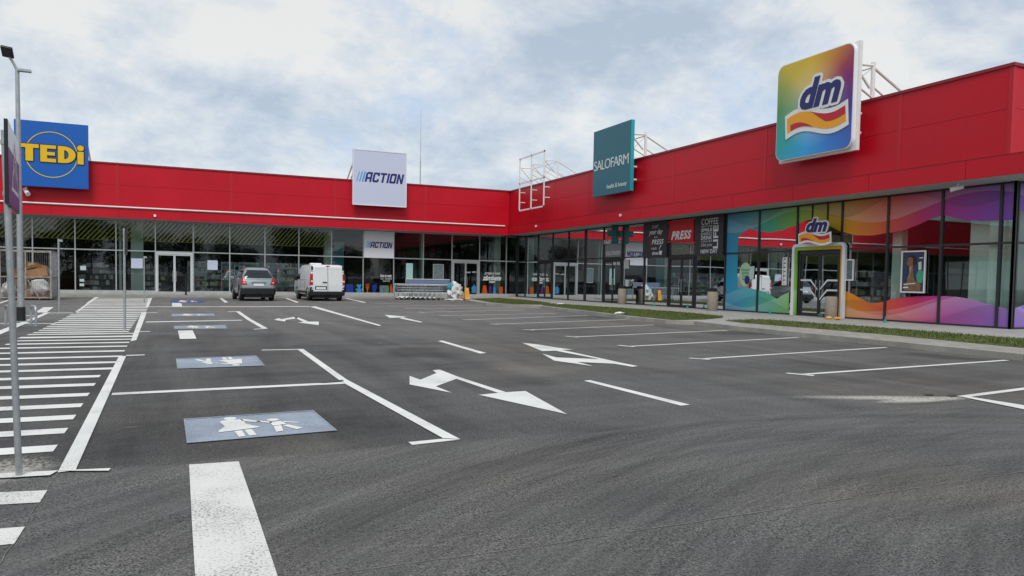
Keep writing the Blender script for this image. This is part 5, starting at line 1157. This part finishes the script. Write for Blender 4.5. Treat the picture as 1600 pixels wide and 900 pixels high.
words_ = ['first', 'second', 'third', 'fourth', 'fifth', 'sixth', 'seventh', 'eighth', 'ninth']
for i in range(NT):
    p = ca+dr*(.15+.30*i)+nrm*.12; lab = 'wire shopping trolley, %s from the left in the front row under the rail' % words_[i]
    if i == 0: tp.location = p; tp.rotation_euler = (0, 0, ang); tp['label'] = lab
    else: dup(tp, p, ang, lab)
for i in range(6): dup(tp, ca+dr*(.2+.36*i)+nrm*.85, ang, 'wire shopping trolley, %s from the left in the back row' % words_[i])
# rail bay
t = thing('trolley_bay', tuple(ca), 'galvanised trolley bay of hoops and long rails left of plastic bundle', 'trolley bay'); mb = MB()
def L2(a, n, z): p = ca+dr*a+nrm*n; return (p.x, p.y, z)
Lb_ = 3.75
for n_ in (-.25, .55, 1.25):
    mb.path([L2(0, n_, 0), L2(0, n_, 1.02), L2(Lb_, n_, 1.02), L2(Lb_, n_, 0)], .024); mb.tube(L2(0, n_, .45), L2(Lb_, n_, .45), .016)
    for q in (1.0, 2.0, 3.0): mb.tube(L2(q, n_, 0), L2(q, n_, 1.02), .016)
mb.build('rails', 'galv', t)
mb = MB(); mb.path([L2(.75, 1.25, 1.0), L2(.75, 1.25, 1.36), L2(Lb_-.05, 1.25, 1.36), L2(Lb_-.05, 1.25, 1.0)], .025)
mb.build('board_frame', 'galv', t)
mb = MB(); a, b = Vector(L2(.8, 1.25, 1.06)), Vector(L2(Lb_-.1, 1.25, 1.33)); mb.poly([a, (b.x, b.y, a.z), b, (a.x, a.y, b.z)]); mb.build('rail_board', mat('rail board', (.16, .20, .36), .5), t)
# bundle of wrap
q = G(712, 469.5)
crumple((q[0], q[1]+.1, .55), (.50, .42, .60), 'plastic_bag', 'plastic_bundle', 'big crumpled white plastic bundle at the right end of trolleys', 'bundle', 12, 4, .45)
crumple((q[0]-.32, q[1]+.1, .86), (.26, .3, .28), 'blue_bag', 'plastic_bag', 'small blue plastic bag on top of the white bundle', 'bag', 5, 3)
crumple((q[0]-.2, q[1]-.45, .06), (.75, .14, .07), 'plastic_bag', 'plastic_strap', 'loose pale strip of plastic on the ground before the bundle', 'plastic strip', 6, 3)
crumple((q[0]+.25, q[1]-.15, .14), (.3, .2, .14), 'card', 'cardboard_scrap', 'scrap of brown card beneath the white plastic bundle', 'scrap', 8, 3)
q = G(729, 468, H0); t = thing('floor_sign', (q[0], q[1], H0), 'small folding orange floor sign beside the plastic bundle', 'floor sign'); mb = MB()
for s in (-1, 1): mb.rings([[(q[0]-.17, q[1]+s*.18, H0), (q[0]+.17, q[1]+s*.18, H0), (q[0]+.17, q[1]+s*.15, H0), (q[0]-.17, q[1]+s*.15, H0)], [(q[0]-.12, q[1]+s*.03, H0+.75), (q[0]+.12, q[1]+s*.03, H0+.75), (q[0]+.12, q[1]+s*.01, H0+.75), (q[0]-.12, q[1]+s*.01, H0+.75)]])
mb.build('sign_board', 'amber', t); mb = MB(); mb.box(q[0]-.2, q[0]+.2, q[1]-.2, q[1]+.2, H0, H0+.03); mb.build('foot', 'black', t)

# ================================================================== BINS
def bin_(p, label, top=True, w_=.25, h=.9):
    t = thing('litter_bin', p, label, 'litter bin', 'concrete litter bins by the shop fronts'); mb = MB(); x, y, z = p; K = 24
    mb.rings([[(x+r_*math.cos(k*2*math.pi/K), y+r_*math.sin(k*2*math.pi/K), z+zz_) for k in range(K)] for r_, zz_ in ((w_-.02, 0), (w_, .03), (w_, h-.04), (w_-.03, h), (w_-.06, h))]); mb.build('concrete_body', 'aggregate', t, smooth=True)
    mb = MB(); mb.tube((x, y, z+h+.0005), (x, y, z+h+.14 if top else z+h+.012), w_-.05, n=20, r2=w_-.05); 
    if top: mb.tube((x, y, z+h+.14), (x, y, z+h+.18), w_-.02, n=20, r2=w_-.1)
    mb.build('lid', 'black', t, smooth=True); return t
b1 = bin_((*G(972, 475.3, H0), H0), 'concrete litter bin in front of the pharmacy glass'); bin_((*G(1113, 485.5, H0), H0), 'concrete litter bin at the corner of the blue window film')
bin_((*G(1298, 497.5, H0), H0), 'lidless concrete litter bin in front of the white-framed entrance', False, .225, .86)
for i, (x, y, m, lab, s) in enumerate([(1295, 499, 'amber', 'left orange bag lying at the foot of the lidless bin', 1), (1308, 500, 'amber', 'right orange bag lying at the foot of the lidless bin', 1), (1284, 495, 'greenbag', 'green plastic bag left of the lidless bin', 1.1), (804, 467.5, 'amber', 'orange scrap on the lawn near the inner corner', .8)]):
    q = G(x, y, H0); crumple((q[0], q[1], H0+.06*s), (.14*s, .10*s, .06*s), m, 'plastic_bag', lab, 'bag', 20+i, 3)
for i, (x, y, lab) in enumerate([(1022, 478.5, 'small green plug on paving below the your day panel'), (1074, 482, 'small green plug on paving by the coffee shop door'), (1203, 491, 'small green plug on paving below the green window film'), (1383, 504, 'small green plug on paving below the orange window film'), (1501.5, 508.5, 'small green plug on paving below the purple window film')]):
    q = G(x, y, H0); mb = MB(); mb.tube((q[0], q[1], H0), (q[0], q[1], H0+.12), .07, n=8, r2=.03); mb.tube((q[0], q[1], H0+.12), (q[0], q[1], H0+.22), .02, n=6); tag(mb.build('green_plug', 'greenbag'), lab, 'plug')
for i, (x, y, lab) in enumerate([(876, 475.8, 'crumpled white paper on the left end of middle lawn'), (968, 490.5, 'crumpled white paper on the edge of middle lawn')]):
    q = G(x, y, H0); crumple((q[0], q[1], H0+.03), (.22, .12, .05), 'white', 'crumpled_paper', lab, 'litter', 40+i, 3)

# ================================================================== VEHICLES  (local: +y forward, rear face at y=0)
def rr_ring(z, y0, y1, hw, r=.18, K=5, hf=None):
    """rounded rectangle seen from above"""
    hf = hf or hw; pts = []
    for (cx_, cy_, a0) in ((hw-r, y0+r, -90), (hf-r, y1-r*1.6, 0), (-hf+r, y1-r*1.6, 90), (-hw+r, y0+r, 180)):
        for k in range(K+1):
            a = math.radians(a0+90*k/K); pts.append((cx_+r*math.cos(a), cy_+(r if a0 in (-90, 180) else r*1.6)*math.sin(a), z))
    return pts
def wheel(t, x, y, r=.34, w_=.22, sg=1):
    mb = MB(); K = 24
    mb.rings([[(x+dx*sg, y+q*math.cos(k*2*math.pi/K), r+q*math.sin(k*2*math.pi/K)) for k in range(K)] for dx, q in ((-w_, r-.03), (-w_+.02, r), (-.02, r), (0, r-.03), (0, r*.66))]); o = mb.build('wheel', 'rubber', t, smooth=True)
    mb = MB(); mb.tube((x-.05*sg, y, r), (x-.012*sg, y, r), r*.64, n=20)
    for k in range(5): a = k*2*math.pi/5; mb.tube((x-.008*sg, y, r), (x-.008*sg, y+r*.6*math.cos(a), r+r*.6*math.sin(a)), .03, n=5)
    mb.build('rim', 'rim', o)
def patch(f, s0, s1, t0, t1, n=6, m=4, inset=None):
    mb = MB(); P = [[f(s0+(s1-s0)*i/n, t0+(t1-t0)*j/m) for i in range(n+1)] for j in range(m+1)]
    for j in range(m):
        for i in range(n): mb.poly([P[j][i], P[j][i+1], P[j+1][i+1], P[j+1][i]])
    return mb
def rshape(f, s0, s1, t0, t1, r=.2, K=5, ar=1.0):    # rounded patch in (s,t)
    pts = []
    rs, rt = (s1-s0)*r, (t1-t0)*r*ar
    for cs, ct_, a0 in ((s1-rs, t0+rt, -90), (s1-rs, t1-rt, 0), (s0+rs, t1-rt, 90), (s0+rs, t0+rt, 180)):
        for k in range(K+1): a = math.radians(a0+90*k/K); pts.append((cs+rs*math.cos(a), ct_+rt*math.sin(a)))
    mb = MB(); c = f((s0+s1)/2, (t0+t1)/2)
    for i in range(len(pts)): mb.poly([c, f(*pts[i]), f(*pts[(i+1) % len(pts)])])
    return mb
def suv():
    t = thing('parked_car', (0, 0, 0), 'silver SUV with tow bar and dark bumper parked facing the shops', 'car')
    mb = MB(); mb.rings([rr_ring(.36, .06, 4.26, .84), rr_ring(.55, .0, 4.33, .89), rr_ring(.80, .02, 4.33, .905), rr_ring(.95, .07, 4.22, .90), rr_ring(1.06, .12, 3.95, .875, .2), rr_ring(1.08, .16, 3.2, .82, .2)]); mb.build('body', 'silver', t, smooth=True)
    cab = [rr_ring(1.07, .16, 3.30, .83, .22), rr_ring(1.20, .20, 3.10, .80, .24), rr_ring(1.40, .36, 2.72, .72, .26), rr_ring(1.56, .54, 2.45, .65, .26), rr_ring(1.63, .68, 2.3, .58, .26), rr_ring(1.66, .9, 2.1, .45, .26)]
    mb = MB(); mb.rings(cab); mb.build('cabin', 'silver', t, smooth=True)
    CZ = [1.07, 1.20, 1.40, 1.56, 1.63]; CY0 = [.16, .20, .36, .54, .68]; CH = [.83, .80, .72, .65, .58]; CR = [.22, .24, .26, .26, .26]; CYE = [3.30, 3.10, 2.72, 2.45, 2.3]
    def rear(s, q):   # on the back of the cabin
        z = 1.13+.40*q; y0, hw, r = np.interp(z, CZ, CY0), np.interp(z, CZ, CH), np.interp(z, CZ, CR)
        x = s*(hw-.05); e = max(0.0, abs(x)-(hw-r)); return (x, float(y0+r-math.sqrt(max(r*r-e*e, 0)))-.024, z)
    mb = MB(); NS, NQ = 14, 7
    def rw(i, j): q = j/NQ; e = .90+.08*math.sin(math.pi*min(1, q*1.3+.15)); return rear((-1+2*i/NS)*e, .04+.94*q)
    for j in range(NQ):
        for i in range(NS): mb.poly([rw(i, j), rw(i+1, j), rw(i+1, j+1), rw(i, j+1)])
    mb.build('rear_window', 'carglass', t, smooth=True)
    mb = MB(); mb.tube((-.30, .15, 1.16), (.22, .20, 1.22), .013, n=5); mb.tube((-.02, .15, 1.13), (-.02, .19, 1.19), .02, n=6); mb.build('rear_wiper', 'black', t)
    for sg in (-1, 1):
        def side(s, q, sg=sg):
            z = 1.13+.37*q; y0, hw, r, y1 = (float(np.interp(z, CZ, t_)) for t_ in (CY0, CH, CR, CYE)); ya, yb3 = y0+r+.06, y1-.30
            return (sg*(hw+.010), ya+(yb3-ya)*s, z)
        for a, b in ((0.02, .20), (.23, .56), (.59, .97)): rshape(side, a, b, .02, .98, .12).build('side_window', 'carglass', t)
        mb = MB(); mb.rings([[(sg*.60, .04, .80), (sg*.60, -.012, .80), (sg*.80, .02, .78), (sg*.905, .10, .80), (sg*.912, .22, .84), (sg*.86, .24, .84)], [(sg*.66, .06, .98), (sg*.66, .015, .98), (sg*.80, .05, .98), (sg*.90, .13, .98), (sg*.905, .24, .98), (sg*.85, .26, .98)], [(sg*.74, .12, 1.14), (sg*.74, .09, 1.14), (sg*.79, .12, 1.14), (sg*.85, .18, 1.14), (sg*.86, .24, 1.14), (sg*.80, .28, 1.14)]])
        tl = mb.build('tail_light', 'taillight', t)
        mb = MB(); mb.poly([(sg*.68, -.012, .885), (sg*.80, .012, .885), (sg*.80, .016, .93), (sg*.69, -.004, .93)]); mb.build('indicator_lens', 'lens', tl)
        for y in (.80, 3.45): wheel(t, sg*.90, y, .345, .22, sg)
        mb = MB()
        for y in (.80, 3.45):
            for k in range(12):
                a, b = math.pi*k/12, math.pi*(k+1)/12; mb.rings([[(sg*.895, y+q*math.cos(c_), .36+q*math.sin(c_)) for q, c_ in ((.36, a), (.43, a), (.43, b), (.36, b))], [(sg*.925, y+q*math.cos(c_), .36+q*math.sin(c_)) for q, c_ in ((.37, a), (.42, a), (.42, b), (.37, b))]])
        mb.build('wheel_arch', 'black', t)
        mb = MB(); mb.box(sg*.90, sg*1.08, 2.78, 2.92, 1.05, 1.20); mb.build('side_mirror', 'silver', t, bevel=.03)
        mb = MB(); mb.path([(sg*.62, .75, 1.64), (sg*.63, .85, 1.71), (sg*.66, 2.2, 1.70), (sg*.66, 2.3, 1.62)], .018); mb.build('roof_rail', 'rim', t)
    mb = MB(); mb.rings([rr_ring(.30, .02, .5, .85, .14), rr_ring(.34, -.06, .5, .895, .16), rr_ring(.60, -.07, .5, .915, .16), rr_ring(.64, -.03, .5, .90, .16)]); mb.build('rear_bumper', 'black', t, smooth=True)
    mb = MB(); mb.rings([rr_ring(.30, 3.9, 4.34, .85, .14), rr_ring(.34, 3.8, 4.40, .89, .16), rr_ring(.58, 3.8, 4.38, .90, .16)]); mb.build('front_bumper', 'black', t, smooth=True)
    mb = MB(); mb.box(-.26, .26, -.012, .04, .745, .865); mb.build('number_plate', 'offwhite', t)
    mb = MB(); mb.box(-.38, .38, -.018, .05, .90, .935); mb.build('tailgate_trim', 'rim', t)
    mb = MB(); mb.tube((0, .1, .38), (0, -.14, .38), .025); mb.tube((0, -.13, .38), (0, -.13, .47), .03); mb.build('tow_bar', 'black', t)
    mb = MB(); mb.box(-.7, .7, .1, 4.1, .17, .40); mb.build('underbody', 'black', t)
    return t
def van():
    t = thing('parked_van', (0, 0, 0), 'white panel van with split rear doors parked right of the silver car', 'van')
    mb = MB(); mb.rings([rr_ring(.34, .06, 4.92, .90, .14), rr_ring(.50, .01, 4.98, .955, .12), rr_ring(.85, .0, 4.95, .975, .10), rr_ring(1.08, .005, 4.62, .975, .10), rr_ring(1.18, .01, 4.32, .97, .10), rr_ring(1.50, .03, 3.85, .94, .10), rr_ring(1.80, .06, 3.42, .90, .12), rr_ring(1.91, .10, 3.2, .86, .14), rr_ring(1.955, .2, 3.0, .74, .18)]); mb.build('body', 'vanwhite', t, smooth=True)
    bk = lambda z: .0+.06*max(0, (z-.9))/1.0
    mb = MB(); mb.rings([[(-.009, bk(z)-.024, z), (.009, bk(z)-.024, z), (.009, bk(z)+.02, z), (-.009, bk(z)+.02, z)] for z in (.52, .9, 1.3, 1.84)]); mb.build('door_seam', 'black', t)
    for s in (-1, 1):
        mb = MB(); x0, x1 = (.008, .80)
        P = []
        for z in (.52, .9, 1.3, 1.6, 1.84): P.append([(s*x0, bk(z)-.022, z), (s*(x1-.04*max(0, z-.9)), bk(z)-.022, z), (s*(x1-.04*max(0, z-.9)), bk(z)+.03, z), (s*x0, bk(z)+.03, z)])
        mb.rings(P); d = mb.build('rear_door', 'vanwhite', t, bevel=.012)
        mb = MB(); mb.box(s*.12, s*.68, bk(1.3)-.026, bk(1.3)-.0245, 1.16, 1.17); mb.box(s*.12, s*.68, bk(1.3)-.002, bk(1.3)-.0005, 1.72, 1.73); mb.build('door_crease', 'soffit', d)
        for z in (.62, 1.05, 1.6):
            mb = MB(); mb.box(s*.80, s*.90, bk(z)-.03, bk(z)+.02, z, z+.05); mb.build('hinge', 'offwhite', d)
        # black corner with tall lamp
        mb = MB(); mb.rings([[(s*.81, -.008, .46), (s*.92, -.004, .46), (s*.978, .05, .46), (s*.984, .22, .46), (s*.90, .22, .46)], [(s*.81, .05, 1.86), (s*.86, .055, 1.86), (s*.895, .09, 1.86), (s*.90, .18, 1.86), (s*.82, .2, 1.86)]]); c = mb.build('corner_trim', 'black', t)
        mb = MB(); mb.rings([[(s*.83, -.022, .86), (s*.93, -.016, .86), (s*.99, .05, .86), (s*.995, .17, .86), (s*.90, .2, .86)], [(s*.83, .015, 1.46), (s*.90, .02, 1.46), (s*.955, .08, 1.46), (s*.955, .17, 1.46), (s*.86, .2, 1.46)]]); l = mb.build('tail_light', 'taillight', t)
        mb = MB(); mb.box(s*.84, s*.95, -.03, .0, 1.02, 1.10); mb.build('indicator_lens', 'lens', l)
        for y in (.85, 4.0): wheel(t, s*.955, y, .335, .22, s)
        mb = MB()
        for y in (.85, 4.0):
            for k in range(12):
                a, b = math.pi*k/12, math.pi*(k+1)/12; mb.rings([[(s*.95, y+q*math.cos(c_), .36+q*math.sin(c_)) for q, c_ in ((.30, a), (.40, a), (.40, b), (.30, b))], [(s*.982, y+q*math.cos(c_), .36+q*math.sin(c_)) for q, c_ in ((.33, a), (.38, a), (.38, b), (.33, b))]])
        mb.build('wheel_arch', 'black', t)
        mb = MB(); mb.box(s*.955, s*.985, 1.3, 3.55, .40, .52); mb.build('side_trim', 'black', t)
        def side(u, q, s=s): z = 1.16+.50*q; return (s*(.977-.075*q+.012), 2.95+.98*u-(.30*u)*q, z)
        rshape(side, 0, 1, 0, 1, .14).build('cab_window', 'carglass', t)
        def side2(u, q, s=s): z = 1.14+.52*q; return (s*(.980-.075*q+.006), 1.75+1.0*u, z)
        rshape(side2, 0, 1, 0, 1, .10).build('blank_panel', mat('van panel', (.60, .62, .62), .35), t)
        mb = MB()
        for y in (1.62, 2.86): mb.box(s*.974, s*.982, y, y+.012, .55, 1.15)
        mb.build('door_gap', 'black', t)
        mb = MB(); mb.box(s*.98, s*1.16, 3.72, 3.86, 1.08, 1.36); mb.build('side_mirror', 'black', t, bevel=.03)
    mb = MB(); mb.rings([rr_ring(.28, .0, .4, .90, .12), rr_ring(.32, -.07, .4, .965, .12), rr_ring(.48, -.08, .4, .985, .12), rr_ring(.50, -.03, .4, .97, .12)]); mb.build('rear_bumper', 'black', t, smooth=True)
    mb = MB(); mb.rings([rr_ring(.30, 4.5, 5.0, .9, .14), rr_ring(.58, 4.5, 5.03, .95, .14)]); mb.build('front_bumper', 'black', t, smooth=True)
    mb = MB(); mb.box(-.72, -.06, -.034, .0, .62, .80); pb = mb.build('plate_recess', 'black', t)
    mb = MB(); mb.box(-.66, -.12, -.042, -.035, .64, .75); mb.build('number_plate', 'offwhite', pb)
    mb = MB(); mb.box(-.30, -.05, -.045, -.0, .98, 1.03); mb.build('door_handle', 'black', t)
    mb = MB(); mb.box(-.10, .10, .035, .09, 1.85, 1.90); mb.build('high_brake_light', 'taillight', t)
    mb = MB(); mb.box(-.55, .05, 1.9, 2.4, 1.955, 2.06); mb.build('roof_vent', 'offwhite', t, bevel=.02)
    mb = MB(); mb.tube((0, .1, .36), (0, -.15, .36), .025); mb.tube((0, -.14, .36), (0, -.14, .45), .03); mb.build('tow_bar', 'black', t)
    def ws(u, q): z = 1.20+.58*q; return (u*(.86-.06*q), 4.32-.85*q-.10*u*u+.05, z)
    rshape(ws, -1, 1, 0, 1, .1).build('windscreen', 'carglass', t)
    mb = MB(); mb.box(-.75, .75, .1, 4.7, .16, .38); mb.build('underbody', 'black', t)
    return t
s = suv(); s.location = (3.92, 43.2, 0); s.scale = (1.02, 1, 1.13); s.rotation_euler = (0, 0, math.radians(4))
v = van(); v.location = (7.78, 43.75, 0); v.scale = (1.03, 1, 1.08); v.rotation_euler = (0, 0, math.radians(3))

# ================================================================== TREES behind the photographer (seen mirrored in the glass)
def tree(seed, H, R):
    t = thing('broadleaf_tree', (0, 0, 0), 'broadleaf tree mirrored in the upper glass of the left wing', 'tree', 'trees mirrored in the shop glass'); r = random.Random(seed)
    mb = MB(); mb.tube((0, 0, 0), (.1, 0, H*.35), .22, n=8, r2=.15); tips = []
    for k in range(7):
        a = k*.9+r.random(); p = (R*.55*math.cos(a), R*.55*math.sin(a), H*(.55+.3*r.random())); mb.tube((.1, 0, H*.33), p, .09, n=5, r2=.03); tips.append(p)
    mb.build('trunk', 'bark', t)
    cl = [(0, 0, H*.82, R*.55)]+[(p[0], p[1], p[2], R*r.uniform(.35, .55)) for p in tips]+[(R*.4*math.cos(k), R*.4*math.sin(k), H*r.uniform(.32, .6), R*.5) for k in range(0, 6)]
    mb = MB()
    for _ in range(3800):
        c = r.choice(cl); d = Vector((r.gauss(0, 1), r.gauss(0, 1), r.gauss(0, 1))).normalized()*c[3]*r.random()**.35; p = Vector(c[:3])+d
        if p.z < .5: continue
        u = Vector((r.gauss(0, 1), r.gauss(0, 1), r.gauss(0, 1))).normalized(); w_ = u.orthogonal().normalized(); s_ = r.uniform(.12, .24)
        mb.poly([p-u*s_, p+w_*s_*.6, p+u*s_, p-w_*s_*.6])
    mb.build('crown', 'leaf', t); return t
T0 = tree(3, 10.5, 4.2); T1 = tree(8, 9, 3.8); rt = random.Random(5)
T0.location = (-30, -40, 0); T1.location = (-22, -43, 0)
for k in range(20): dup((T0, T1)[k % 2], (-16+k*5.6+rt.uniform(-1.5, 1.5), -40+rt.uniform(-4, 3), -.02), rt.uniform(0, 6), scale=(lambda q: (q, q, q*rt.uniform(.85, 1.15)))(rt.uniform(.75, 1.15)))
for k in range(16):  # unseen tree row, added so the right wing glass mirrors less sky
    o_ = dup((T0, T1)[k % 2], (-66+rt.uniform(-3, 3), -32+k*5.6+rt.uniform(-1.5, 1.5), -.02), rt.uniform(0, 6), scale=(lambda q: (q, q, q*rt.uniform(.85, 1.15)))(rt.uniform(.8, 1.15)))
    o_['label'] = 'broadleaf tree out of view at the left, added to darken the right wing glass'; o_['group'] = 'added trees left of the car park'
for o_ in list(bpy.data.objects):
    if o_.type == 'MESH' and o_.parent is None and 'kind' not in o_ and 'label' not in o_: o_['kind'] = 'structure'
